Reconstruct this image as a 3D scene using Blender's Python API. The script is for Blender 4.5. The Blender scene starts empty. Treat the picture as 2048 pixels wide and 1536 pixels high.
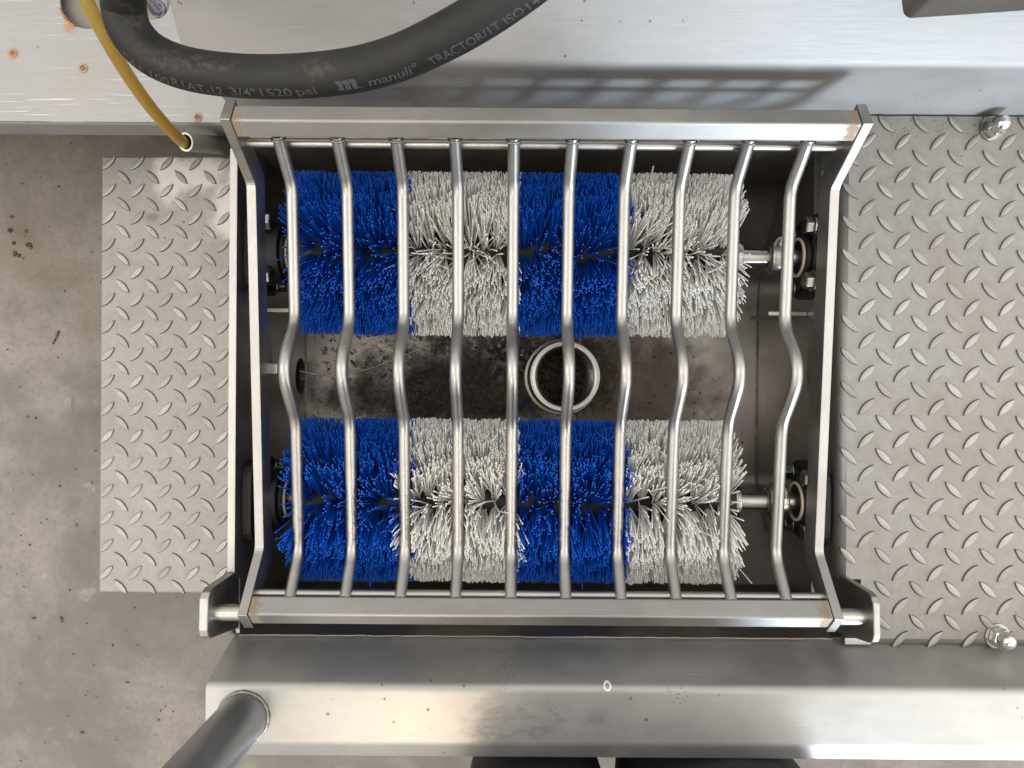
import bpy, bmesh, math, random
import numpy as np
from mathutils import Vector, Matrix

random.seed(7)
rng = np.random.default_rng(11)
S = bpy.context.scene
COL = S.collection

# ------------------------------------------------------------------ camera
CAM_H, FPX, ROLL = 1.12, 1500.0, math.radians(0.4)
cam_d = bpy.data.cameras.new('camera')
cam_d.sensor_width = 36.0
cam_d.lens = 36.0 * FPX / 2048.0
cam_d.clip_start = 0.02
cam_d.clip_end = 200
cam = bpy.data.objects.new('camera', cam_d)
cam.location = (0, 0, CAM_H)
cam.rotation_euler = (0, 0, ROLL)
COL.objects.link(cam)
S.camera = cam

# ------------------------------------------------------------------ world and lamps (workshop interior by an open door)
w = bpy.data.worlds.new('World')
S.world = w
w.use_nodes = True
bg = w.node_tree.nodes['Background']
bg.inputs[1].default_value = 1.0
# pale ceiling overhead, duller walls towards the horizon
_n = w.node_tree.nodes
_tc = _n.new('ShaderNodeTexCoord'); _sx = _n.new('ShaderNodeSeparateXYZ'); _mr = _n.new('ShaderNodeMapRange'); _mx = _n.new('ShaderNodeMix')
_mr.interpolation_type = 'SMOOTHSTEP'
_mr.inputs['From Min'].default_value = 0.0
_mr.inputs['From Max'].default_value = 0.85
_mx.data_type = 'RGBA'
_mx.inputs[6].default_value = (0.44, 0.415, 0.385, 1)
_mx.inputs[7].default_value = (0.93, 0.905, 0.86, 1)
_l = w.node_tree.links
_l.new(_tc.outputs['Generated'], _sx.inputs[0]); _l.new(_sx.outputs['Z'], _mr.inputs['Value'])
_l.new(_mr.outputs[0], _mx.inputs[0]); _l.new(_mx.outputs[2], bg.inputs[0])


def lamp(name, loc, target, sx, sy, power, color):
    l = bpy.data.lights.new(name, 'AREA')
    l.shape = 'RECTANGLE'
    l.size, l.size_y = sx, sy
    l.energy = power
    l.color = color
    o = bpy.data.objects.new(name, l)
    o.location = loc
    d = Vector(target) - Vector(loc)
    o.rotation_euler = d.to_track_quat('-Z', 'Y').to_euler()
    COL.objects.link(o)
    return o


# doorway: low cool daylight from the front right
lamp('door_daylight', (2.30, -4.6, 1.32), (0.1, 0.25, 0.38), 1.4, 1.0, 165, (0.74, 0.87, 1.0))
lamp('window_daylight', (4.6, -3.4, 1.45), (0.4, 0.1, 0.38), 2.4, 1.1, 42, (0.76, 0.88, 1.0))
# ceiling lamps of the workshop, and one added fill
lamp('overhead_lamp', (-2.8, 0.2, 3.1), (-0.2, 0, 0.3), 1.5, 3.6, 22, (1.0, 0.96, 0.90))
lamp('overhead_lamp', (2.9, 0.2, 3.1), (0.2, 0, 0.3), 1.5, 3.6, 22, (0.98, 0.97, 0.95))
lamp('overhead_lamp', (-0.42, -1.65, 3.0), (-0.1, -0.3, 0.38), 0.34, 0.9, 12, (1.0, 0.78, 0.52))
lamp('overhead_lamp', (-1.35, -1.75, 3.0), (-0.3, -0.3, 0.38), 1.4, 0.9, 4, (1.0, 0.95, 0.88))  # unseen fill, added to brighten the left top of the front beam
lamp('overhead_lamp', (2.75, -1.70, 3.0), (0.55, -0.3, 0.38), 0.8, 1.0, 9, (1.0, 0.88, 0.70))

S.view_settings.view_transform = 'Standard'
S.view_settings.look = 'None'
S.view_settings.exposure = 1.05
S.view_settings.gamma = 1.0
S.cycles.diffuse_bounces = 8
S.cycles.glossy_bounces = 6


# ------------------------------------------------------------------ helpers
def at(px, py, D):
    """photo pixel + distance below the lens -> world point"""
    u, v = px - 1024.0, py - 768.0
    c, s = math.cos(ROLL), math.sin(ROLL)
    return Vector(((u * c + v * s) * D / FPX, -(-u * s + v * c) * D / FPX, CAM_H - D))


def tag(o, label=None, cat=None, group=None, kind=None):
    if label: o['label'] = label
    if cat: o['category'] = cat
    if group: o['group'] = group
    if kind: o['kind'] = kind
    return o


def empty(name, loc, label, cat, group=None):
    o = bpy.data.objects.new(name, None)
    o.location = loc
    o.empty_display_size = 0.05
    COL.objects.link(o)
    return tag(o, label, cat, group)


def world_mat(o):
    m = o.matrix_basis.copy()
    if o.parent:
        return world_mat(o.parent) @ o.matrix_parent_inverse @ m
    return m


def link(name, me, parent=None, mat=None):
    o = bpy.data.objects.new(name, me)
    COL.objects.link(o)
    if mat is not None:
        me.materials.clear()
        for m in (mat if isinstance(mat, (list, tuple)) else [mat]):
            me.materials.append(m)
    if parent is not None:
        o.parent = parent
        o.matrix_parent_inverse = world_mat(parent).inverted()
    return o


def mobj(name, verts, faces, mat, parent=None, smooth=False, bevel=0.0, seg=2, flat=()):
    me = bpy.data.meshes.new(name)
    me.from_pydata([tuple(v) for v in verts], [], faces)
    bm = bmesh.new()
    bm.from_mesh(me)
    bmesh.ops.recalc_face_normals(bm, faces=bm.faces)
    bm.to_mesh(me)
    bm.free()
    me.validate()
    sm = smooth
    for p in me.polygons:
        p.use_smooth = sm and p.index not in flat
    o = link(name, me, parent, mat)
    if bevel > 0:
        b = o.modifiers.new('bevel', 'BEVEL')
        b.width = bevel
        b.segments = seg
        b.limit_method = 'ANGLE'
        b.angle_limit = math.radians(28)
    return o


def join(parts):
    """merge (verts, faces) lists into one"""
    V, Fc = [], []
    for v, f in parts:
        n = len(V)
        V += [tuple(p) for p in v]
        Fc += [tuple(i + n for i in q) for q in f]
    return V, Fc


def box_vf(x0, x1, y0, y1, z0, z1):
    v = [(x, y, z) for x in (x0, x1) for y in (y0, y1) for z in (z0, z1)]
    f = [(0, 1, 3, 2), (4, 6, 7, 5), (0, 4, 5, 1), (2, 3, 7, 6), (0, 2, 6, 4), (1, 5, 7, 3)]
    return v, f


def prism_vf(poly, x0, x1):
    """closed YZ polygon extruded along X"""
    n = len(poly)
    v = [(x0, p[0], p[1]) for p in poly] + [(x1, p[0], p[1]) for p in poly]
    f = [tuple(range(n))[::-1], tuple(range(n, 2 * n))]
    f += [(i, (i + 1) % n, n + (i + 1) % n, n + i) for i in range(n)]
    return v, f


def fillet(pts, d, n=5):
    """round the inner corners of an open polyline; d = setback (number or list)"""
    P = [Vector(p) for p in pts]
    out = [P[0]]
    for i in range(1, len(P) - 1):
        di = d[i - 1] if isinstance(d, (list, tuple)) else d
        a = P[i] + (P[i - 1] - P[i]).normalized() * min(di, (P[i - 1] - P[i]).length * .49)
        b = P[i] + (P[i + 1] - P[i]).normalized() * min(di, (P[i + 1] - P[i]).length * .49)
        if di <= 0:
            out.append(P[i]); continue
        for k in range(n + 1):
            t = k / n
            out.append(a * (1 - t) ** 2 + P[i] * 2 * t * (1 - t) + b * t * t)
    out.append(P[-1])
    return out


def offset_profile(pts, th):
    """offset an open 2D polyline to its right by th"""
    P = [Vector((p[0], p[1])) for p in pts]
    N = []
    for i in range(len(P) - 1):
        d = (P[i + 1] - P[i]).normalized()
        N.append(Vector((d.y, -d.x)))
    out = []
    for i in range(len(P)):
        if i == 0: n = N[0]; k = 1
        elif i == len(P) - 1: n = N[-1]; k = 1
        else:
            n = (N[i - 1] + N[i])
            n = n.normalized() if n.length > 1e-6 else N[i]
            k = 1 / max(.35, n.dot(N[i]))
        out.append(P[i] + n * th * k)
    return out


def sheet_x(name, prof, x0, x1, th, mat, parent, rad=0.004, nx=1):
    """folded sheet metal: open YZ profile with thickness, extruded along X"""
    pr = fillet([(a, b, 0) for a, b in prof], rad) if rad else [Vector((a, b, 0)) for a, b in prof]
    pr = [(p.x, p.y) for p in pr]
    po = offset_profile(pr, th)
    poly = list(pr) + [(p.x, p.y) for p in reversed(po)]
    n = len(pr)
    V, Fc = [], []
    for k in range(nx + 1):
        x = x0 + (x1 - x0) * k / nx
        V += [(x, p[0], p[1]) for p in poly]
    m = len(poly)
    for k in range(nx):
        for i in range(m):
            j = (i + 1) % m
            Fc.append((k * m + i, k * m + j, (k + 1) * m + j, (k + 1) * m + i))
    flats = []
    for k, base in ((0, 0), (1, nx * m)):
        for i in range(n - 1):
            flats.append(len(Fc))
            Fc.append((base + i, base + i + 1, base + m - 2 - i, base + m - 1 - i))
    # sheet edges stay flat
    o = mobj(name, V, Fc, mat, parent, smooth=True)
    for p in o.data.polygons:
        if abs(p.normal.x) > .9: p.use_smooth = False
        vs = sorted(v % m for v in p.vertices)
        if set(vs) == {0, m - 1} or set(vs) == {n - 1, n}: p.use_smooth = False
    return o


def tube_vf(path, rad, n=14, caps=True):
    P = [Vector(p) for p in path]
    R = rad if isinstance(rad, (list, tuple)) else [rad] * len(P)
    t0 = (P[1] - P[0]).normalized()
    up = Vector((0, 0, 1)) if abs(t0.z) < .9 else Vector((0, 1, 0))
    nrm = (up - t0 * up.dot(t0)).normalized()
    V, Fc = [], []
    for i, p in enumerate(P):
        if i == 0: t = t0
        elif i == len(P) - 1: t = (P[i] - P[i - 1]).normalized()
        else: t = ((P[i + 1] - P[i]).normalized() + (P[i] - P[i - 1]).normalized()).normalized()
        nrm = (nrm - t * nrm.dot(t)).normalized()
        b = t.cross(nrm)
        for k in range(n):
            a = 2 * math.pi * k / n
            V.append(p + (nrm * math.cos(a) + b * math.sin(a)) * R[i])
    for i in range(len(P) - 1):
        for k in range(n):
            l = (k + 1) % n
            Fc.append((i * n + k, i * n + l, (i + 1) * n + l, (i + 1) * n + k))
    if caps:
        Fc.append(tuple(range(n))[::-1])
        Fc.append(tuple(range((len(P) - 1) * n, len(P) * n)))
    return V, Fc


def tube(name, path, rad, mat, parent=None, n=14):
    v, f = tube_vf(path, rad, n)
    o = mobj(name, v, f, mat, parent, smooth=True)
    for p in o.data.polygons:
        if len(p.vertices) > 4: p.use_smooth = False
    return o


def lathe_vf(profile, n=32, axis='Z', origin=(0, 0, 0), closed=False):
    """profile: (r, h) list revolved about an axis through origin"""
    V, Fc = [], []
    m = len(profile)
    ox, oy, oz = origin
    for k in range(n):
        a = 2 * math.pi * k / n
        c, s = math.cos(a), math.sin(a)
        for r, h in profile:
            if axis == 'Z': V.append((ox + r * c, oy + r * s, oz + h))
            else: V.append((ox + h, oy + r * c, oz + r * s))
    for k in range(n):
        l = (k + 1) % n
        for i in range(m if closed else m - 1):
            j = (i + 1) % m
            Fc.append((k * m + i, k * m + j, l * m + j, l * m + i))
    return V, Fc


def lathe(name, profile, mat, parent, n=32, axis='Z', origin=(0, 0, 0), closed=False, bevel=0.0, smooth=True):
    v, f = lathe_vf(profile, n, axis, origin, closed)
    o = mobj(name, v, f, mat, parent, smooth=smooth)
    me = o.data
    bm = bmesh.new(); bm.from_mesh(me)
    bmesh.ops.remove_doubles(bm, verts=bm.verts, dist=1e-6)
    bmesh.ops.recalc_face_normals(bm, faces=bm.faces)
    for e in bm.edges:
        if len(e.link_faces) == 2 and e.calc_face_angle(0) > math.radians(35): e.smooth = False
    bm.to_mesh(me); bm.free()
    return o


def hexbolt_vf(r, h, axis, origin, sgn=1, rot=0.0, washer=True):
    """hex head with a chamfered crown on a washer; points along +axis * sgn"""
    parts = []
    def ring(rr, hh, n, ph=0):
        return [(rr * math.cos(2 * math.pi * k / n + ph), rr * math.sin(2 * math.pi * k / n + ph), hh) for k in range(n)]
    def loft(rings):
        V, Fc = [], []
        n = len(rings[0])
        for q in rings: V += q
        for i in range(len(rings) - 1):
            for k in range(n):
                l = (k + 1) % n
                Fc.append((i * n + k, i * n + l, (i + 1) * n + l, (i + 1) * n + k))
        Fc.append(tuple(range(n))[::-1]); Fc.append(tuple(range((len(rings) - 1) * n, len(rings) * n)))
        return V, Fc
    if washer:
        parts.append(loft([ring(r * 1.25, 0, 20), ring(r * 1.25, h * .18, 20)]))
    z0 = h * .18 if washer else 0
    parts.append(loft([ring(r, z0, 6, rot), ring(r, z0 + h * .72, 6, rot), ring(r * .82, z0 + h * .86, 6, rot)]))
    V, Fc = join(parts)
    ox, oy, oz = origin
    out = []
    for x, y, z in V:
        if axis == 'X': out.append((ox + z * sgn, oy + x, oz + y))
        elif axis == 'Z': out.append((ox + x, oy + y, oz + z * sgn))
        else: out.append((ox + x, oy + z * sgn, oz + y))
    return out, Fc


# ------------------------------------------------------------------ materials
class MB:
    def __init__(s, name):
        s.m = bpy.data.materials.new(name)
        s.m.use_nodes = True
        s.nt = s.m.node_tree
        s.b = s.nt.nodes['Principled BSDF']
        s.pos = s.nt.nodes.new('ShaderNodeNewGeometry').outputs['Position']

    def L(s, a, b):
        s.nt.links.new(a, b)

    def put(s, sock, v):
        if hasattr(v, 'is_linked') or hasattr(v, 'links'): s.L(v, sock)
        elif isinstance(v, (tuple, list)) and len(v) == 3 and sock.type == 'RGBA': sock.default_value = (*v, 1)
        else: sock.default_value = v

    def noise(s, scale, vec=(1, 1, 1), detail=4, rough=.55, dist=0.0, off=(0, 0, 0), src=None):
        mp = s.nt.nodes.new('ShaderNodeMapping')
        mp.inputs['Scale'].default_value = vec
        mp.inputs['Location'].default_value = off
        s.L(src or s.pos, mp.inputs['Vector'])
        n = s.nt.nodes.new('ShaderNodeTexNoise')
        n.inputs['Scale'].default_value = scale
        n.inputs['Detail'].default_value = detail
        n.inputs['Roughness'].default_value = rough
        n.inputs['Distortion'].default_value = dist
        s.L(mp.outputs[0], n.inputs['Vector'])
        return n.outputs['Fac']

    def ramp(s, v, lo, hi, a=0.0, b=1.0):
        r = s.nt.nodes.new('ShaderNodeMapRange')
        r.interpolation_type = 'SMOOTHSTEP'
        r.inputs['From Min'].default_value = lo
        r.inputs['From Max'].default_value = hi
        r.inputs['To Min'].default_value = a
        r.inputs['To Max'].default_value = b
        s.L(v, r.inputs['Value'])
        return r.outputs[0]

    def math(s, op, a, b=0.0, clamp=False):
        n = s.nt.nodes.new('ShaderNodeMath')
        n.operation = op
        n.use_clamp = clamp
        s.put(n.inputs[0], a); s.put(n.inputs[1], b)
        return n.outputs[0]

    def mix(s, f, a, b):
        n = s.nt.nodes.new('ShaderNodeMix')
        n.data_type = 'RGBA'
        s.put(n.inputs[0], f); s.put(n.inputs[6], a); s.put(n.inputs[7], b)
        return n.outputs[2]

    def vor(s, scale, vec=(1, 1, 1), rnd=1.0, off=(0, 0, 0)):
        mp = s.nt.nodes.new('ShaderNodeMapping')
        mp.inputs['Scale'].default_value = vec
        mp.inputs['Location'].default_value = off
        s.L(s.pos, mp.inputs['Vector'])
        n = s.nt.nodes.new('ShaderNodeTexVoronoi')
        n.inputs['Scale'].default_value = scale
        n.inputs['Randomness'].default_value = rnd
        s.L(mp.outputs[0], n.inputs['Vector'])
        return n.outputs['Distance']

    def spot(s, c, r, soft=.5, warp=.0, wscale=60, sq=(1, 1, 1)):
        """1 inside an ellipsoid at c with radii r*sq, edges torn by noise"""
        mp = s.nt.nodes.new('ShaderNodeMapping')
        mp.vector_type = 'TEXTURE'
        mp.inputs['Location'].default_value = c
        mp.inputs['Scale'].default_value = (r * sq[0], r * sq[1], r * sq[2])
        s.L(s.pos, mp.inputs['Vector'])
        ln = s.nt.nodes.new('ShaderNodeVectorMath'); ln.operation = 'LENGTH'
        s.L(mp.outputs[0], ln.inputs[0])
        v = ln.outputs['Value']
        if warp:
            v = s.math('ADD', v, s.math('MULTIPLY', s.math('SUBTRACT', s.noise(wscale, detail=5, rough=.65), .5), warp * 2))
        return s.ramp(v, 1 - soft, 1 + soft * .3, 1.0, 0.0)

    def axis(s, k):
        n = s.nt.nodes.new('ShaderNodeSeparateXYZ')
        s.L(s.pos, n.inputs[0])
        return n.outputs[k]

    def bump(s, h, strength, dist=.001, prev=None):
        n = s.nt.nodes.new('ShaderNodeBump')
        n.inputs['Strength'].default_value = strength
        n.inputs['Distance'].default_value = dist
        s.L(h, n.inputs['Height'])
        if prev is not None: s.L(prev, n.inputs['Normal'])
        return n.outputs[0]

    def out(s, color=None, rough=None, metal=None, normal=None, **kw):
        if color is not None: s.put(s.b.inputs['Base Color'], color)
        if rough is not None: s.put(s.b.inputs['Roughness'], rough)
        if metal is not None: s.put(s.b.inputs['Metallic'], metal)
        if normal is not None: s.L(normal, s.b.inputs['Normal'])
        for k, v in kw.items(): s.put(s.b.inputs[k.replace('_', ' ')], v)
        return s.m


def steel(name, col, rough, grain=(1, 40, 40), gs=30, gb=.10, cloud=.10, rvar=.12, speck=0.0, extra=None, metal=1.0, seed=0, anis=0.0):
    """brushed or rolled stainless: directional grain, cloudy wipe marks, small specks"""
    k = MB(name)
    col = tuple(x * .49 for x in col)
    o = (seed * 1.7, seed * .9, seed * .3)
    g = k.noise(gs, grain, detail=3, off=o)
    c1 = k.noise(9, (1, 1.6, 1.6), detail=5, rough=.6, dist=.6, off=o)
    c2 = k.noise(55, detail=6, rough=.7, off=o)
    a = tuple(x * (1 - cloud) for x in col)
    b = tuple(min(1, x * (1 + cloud)) for x in col)
    color = k.mix(k.ramp(c1, .3, .7), a, b)
    color = k.mix(k.ramp(g, .3, .75, 0, .35), color, tuple(x * .82 for x in col))
    color = k.mix(k.ramp(c2, .58, .8, 0, .35), color, tuple(x * .72 for x in col))
    r = k.math('ADD', k.math('MULTIPLY', k.math('SUBTRACT', c1, .5), rvar * 2), rough)
    r = k.math('ADD', k.math('MULTIPLY', k.math('SUBTRACT', g, .5), rvar), r)
    # thin scratches
    sc = k.noise(14, (1.0, 55, 8), detail=2, dist=.4, off=(3 + seed, 1, 0))
    scm = k.ramp(sc, .70, .74, 0, .55)
    color = k.mix(scm, color, tuple(min(1, x * 1.25) for x in col))
    met = metal
    if speck:
        d = k.vor(speck, off=o)
        gate = k.ramp(k.noise(7, detail=3, off=(5, seed, 2)), .50, .66)
        sp = k.math('MULTIPLY', k.ramp(d, .06, .12, 1, 0), gate)
        color = k.mix(sp, color, (.06, .045, .035))
        met = k.math('SUBTRACT', metal, k.math('MULTIPLY', sp, .8))
    if extra:
        color, r, met = extra(k, color, r, met)
    n = k.bump(g, gb, .0006)
    n = k.bump(c2, gb * .6, .0008, n)
    if anis:      # brushed along X: highlights smear across the grain
        t = k.nt.nodes.new('ShaderNodeCombineXYZ')
        t.inputs[0].default_value = 1.0
        k.L(t.outputs[0], k.b.inputs['Tangent'])
        k.b.inputs['Anisotropic'].default_value = anis
        k.b.inputs['Anisotropic Rotation'].default_value = .25
    return k.out(color, r, met, n)


CS = (.60, .585, .56)       # plain stainless
M = {}
M['sheet'] = steel('satin_sheet', (.54, .535, .53), .60, (1.2, 60, 60), 24, .07, .09, .09, speck=70, anis=.5, metal=.93)
def beam_ex(k, c, r, m):
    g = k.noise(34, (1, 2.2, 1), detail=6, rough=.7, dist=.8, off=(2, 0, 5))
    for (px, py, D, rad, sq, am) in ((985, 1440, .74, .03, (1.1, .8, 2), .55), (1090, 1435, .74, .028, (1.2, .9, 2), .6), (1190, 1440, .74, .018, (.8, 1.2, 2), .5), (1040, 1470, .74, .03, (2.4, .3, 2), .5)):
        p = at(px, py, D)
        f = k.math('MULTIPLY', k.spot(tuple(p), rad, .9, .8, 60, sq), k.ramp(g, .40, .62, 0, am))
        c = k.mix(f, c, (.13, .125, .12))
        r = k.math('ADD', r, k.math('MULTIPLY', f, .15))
    for (px, py, D, rad) in ((1018, 1345, .765, .020), (1355, 1385, .745, .016)):
        p = at(px, py, D)
        d = k.vor(260)
        f = k.math('MULTIPLY', k.ramp(d, .16, .24, 1, 0), k.spot(tuple(p), rad, .9, .4, 60, (1, 1.2, 2)))
        c = k.mix(k.math('MULTIPLY', f, .85), c, (.05, .045, .04))
    p = at(1215, 1373, .742)
    f = k.math('SUBTRACT', k.spot(tuple(p), .0042, .3, .3, 300, (1, 1, 3)), k.spot(tuple(p), .0027, .3, .3, 300, (1, 1, 3)), True)
    return k.mix(f, c, (.75, .70, .58)), r, k.math('SUBTRACT', m, k.math('MULTIPLY', f, .8))


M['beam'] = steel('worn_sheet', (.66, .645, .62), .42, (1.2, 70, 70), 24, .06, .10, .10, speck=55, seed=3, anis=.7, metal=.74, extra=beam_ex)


def weld_tint(k, c, r, m):
    x = k.axis(0)
    e1 = k.math('ABSOLUTE', k.math('ADD', x, .255))
    e2 = k.math('ABSOLUTE', k.math('SUBTRACT', x, .312))
    d = k.math('MINIMUM', e1, e2)
    nz = k.noise(140, detail=5, rough=.7)
    d = k.math('ADD', d, k.math('MULTIPLY', k.math('SUBTRACT', nz, .5), .030))
    f = k.ramp(d, .001, .0100, .68, 0)
    return k.mix(f, c, (.21, .13, .06)), k.math('ADD', r, k.math('MULTIPLY', f, .2)), k.math('SUBTRACT', 1.0, k.math('MULTIPLY', f, .6))


M['frame'] = steel('frame_steel', (.62, .607, .585), .50, (1.5, 90, 90), 30, .07, .10, .10, extra=weld_tint, seed=5, anis=.6)
M['flat'] = steel('cut_flat_bar', (.74, .71, .67), .42, (30, 3, 3), 40, .16, .10, .14, seed=8)
M['rod'] = steel('round_bar', (.74, .72, .69), .40, (50, 6, 50), 16, .06, .10, .12, seed=2)
M['shaft'] = steel('turned_steel', (.72, .69, .64), .30, (60, 2, 2), 30, .08, .10, .1, seed=9)
M['wall'] = steel('trough_wall', (.72, .69, .65), .40, (4, 4, 30), 20, .08, .16, .1, seed=4)
M['box'] = steel('box_steel', (.46, .43, .40), .40, (1, 30, 30), 20, .05, .08, .1, seed=6)
M['post'] = steel('tube_steel', (.72, .72, .72), .46, (1, 1, 30), 30, .03, .05, .05, seed=1)
M['bolt'] = steel('bolt_zinc', (.55, .53, .49), .30, (1, 1, 1), 90, .05, .10, .08)
M['chrome'] = MB('chrome').out((.75, .75, .73), .10, 1.0)


def tread(name, col, marks):
    def ex(k, c, r, m):
        # dull mill finish, traffic dirt in the hollows, scuffs
        big = k.noise(11, detail=5, rough=.62, dist=.8, off=(2, 4, 0))
        dirt = k.ramp(big, .47, .68, 0, .38)
        c = k.mix(dirt, c, (.19, .168, .142))
        fine = k.noise(190, detail=4, rough=.7)
        c = k.mix(k.ramp(fine, .52, .75, 0, .3), c, tuple(x * .7 for x in col))
        if name.endswith('right'):      # splashed soil specks along the back panel
            d = k.vor(330)
            band = k.math('MULTIPLY', k.ramp(k.axis(1), .235, .285), k.ramp(k.noise(60, detail=3), .42, .60))
            f = k.math('MULTIPLY', k.ramp(d, .20, .30, 1, 0), band)
            c = k.mix(k.math('MULTIPLY', f, .9), c, (.07, .042, .022))
            m = k.math('SUBTRACT', m, k.math('MULTIPLY', f, .7))
        for (cx, cy, rad, colr, amt, sq) in marks:
            f = k.math('MULTIPLY', k.spot((cx, cy, .2), rad, .55, .55, 45, (sq[0], sq[1], 30)), amt)
            c = k.mix(f, c, colr)
            m = k.math('SUBTRACT', m, k.math('MULTIPLY', f, .8))
        return c, r, m
    return steel(name, col, .62, (1, 1, 1), 120, .10, .06, .06, speck=60, extra=ex, metal=.78, seed=len(marks))


WHT = (.72, .70, .66)
M['tread_left'] = tread('tread_plate_left', (.52, .505, .475), [
    (-.448, .268, .030, WHT, .42, (.8, 1.3)), (-.405, .272, .030, WHT, .40, (1.1, .9)), (-.365, .225, .036, WHT, .40, (1.0, 1.3)),
    (-.34, .262, .03, WHT, .35, (1.2, 1)), (-.47, .215, .010, (.12, .09, .06), .7, (1.2, .7)), (-.35, .10, .015, (.13, .09, .06), .5, (1, .8))])
M['tread_right'] = tread('tread_plate_right', (.51, .492, .462), [
    (.49, .10, .10, (.18, .158, .132), .30, (1.3, .9)), (.50, -.06, .08, (.18, .158, .132), .28, (1.3, 1.1)),
    (.366, .291, .004, (.24, .10, .03), .9, (1, 1.6)), (.404, .291, .004, (.24, .10, .03), .9, (1, 1.6)), (.4415, .291, .004, (.30, .11, .03), .9, (1, 1.6)), (.479, .291, .003, (.24, .10, .03), .8, (1, 1.6))])


def worn(k, c, r, m):      # every lozenge is worn a little differently
    oi = k.nt.nodes.new('ShaderNodeObjectInfo').outputs['Random']
    g = k.noise(420, detail=4, rough=.7)
    c = k.mix(k.ramp(oi, 0, 1, 0, .40), c, (.20, .185, .165))
    c = k.mix(k.ramp(g, .52, .70, 0, .5), c, (.16, .14, .12))
    return c, k.math('ADD', r, k.math('MULTIPLY', oi, .12)), m


M['tread_skirt'] = steel('tread_side_shade', (.26, .24, .215), .55, (1, 1, 1), 120, .1, .15, .1, metal=.6)  # shade of the steep lozenge sides, put into a darker colour
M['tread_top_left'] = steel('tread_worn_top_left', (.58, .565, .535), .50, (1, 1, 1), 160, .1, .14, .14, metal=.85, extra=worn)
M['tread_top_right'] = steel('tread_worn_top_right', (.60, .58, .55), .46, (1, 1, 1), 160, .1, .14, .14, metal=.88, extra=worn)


def shelf_ex(k, c, r, m):
    big = k.noise(8, detail=6, rough=.65, dist=.7, off=(1, 7, 3))
    c = k.mix(k.ramp(big, .5, .7, 0, .35), c, (.30, .265, .22))
    sc = k.noise(10, (1.2, 60, 1), detail=2, dist=.3, off=(4, 2, 1))
    c = k.mix(k.ramp(sc, .66, .70, 0, .4), c, (.70, .69, .67))
    for (px, py, rr) in ((27, 107, .0085), (167, 137, .0070), (396, 235, .0065), (140, 52, .009)):
        p = at(px, py, .863)
        f = k.spot(tuple(p), rr, .8, .6, 160, (1, 1, 3))
        c = k.mix(k.math('MULTIPLY', f, .75), c, (.27, .12, .045))
        m = k.math('SUBTRACT', m, k.math('MULTIPLY', f, .6))
    return c, r, m


M['shelf'] = steel('pale_sheet', (.60, .59, .58), .58, (1, 30, 30), 30, .06, .06, .08, speck=45, extra=shelf_ex, metal=.85, seed=12)


def mat_trough():
    k = MB('trough_floor')
    big = k.noise(16, detail=6, rough=.65, dist=.5)
    sp = k.noise(95, detail=5, rough=.7)
    sp2 = k.noise(330, detail=4, rough=.65)
    base = k.mix(k.ramp(big, .3, .7), (.33, .30, .27), (.24, .215, .19))
    # soil drift left of the drain, wet brown stain right of it
    soil = k.spot((-.085, -.014, .05), .185, .6, 1.0, 16, (1.0, .34, 3))
    soil2 = k.spot((.0, .02, .05), .16, .8, .9, 20, (1.1, .6, 3))
    stain = k.spot((.165, -.004, .05), .13, .5, .6, 18, (1.0, .75, 3))
    scatter = k.spot((-.07, 0, .05), .25, .8, .4, 20, (1.0, .6, 3))
    crumbs = k.math('MULTIPLY', k.ramp(sp, .56, .62), scatter)
    f = k.math('MAXIMUM', k.math('MULTIPLY', soil, k.ramp(sp, .25, .5, .72, 1)), k.math('MULTIPLY', soil2, k.ramp(sp, .38, .56)))
    f = k.math('MAXIMUM', f, k.math('MULTIPLY', crumbs, .9))
    dirtc = k.mix(k.ramp(sp2, .35, .7), (.010, .0065, .004), (.060, .041, .026))
    c = k.mix(k.math('MULTIPLY', stain, .85), base, (.065, .038, .021))
    c = k.mix(f, c, dirtc)
    met = k.math('SUBTRACT', .90, k.math('MAXIMUM', f, k.math('MULTIPLY', stain, .55)), True)
    rgh = k.math('ADD', k.ramp(big, .3, .7, .27, .38), k.math('MULTIPLY', k.math('MAXIMUM', f, k.math('MULTIPLY', stain, .4)), .5), True)
    n = k.bump(k.math('MULTIPLY', sp2, f), .9, .003)
    n = k.bump(big, .05, .002, n)
    return k.out(c, rgh, met, n)


M['trough'] = mat_trough()


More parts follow.
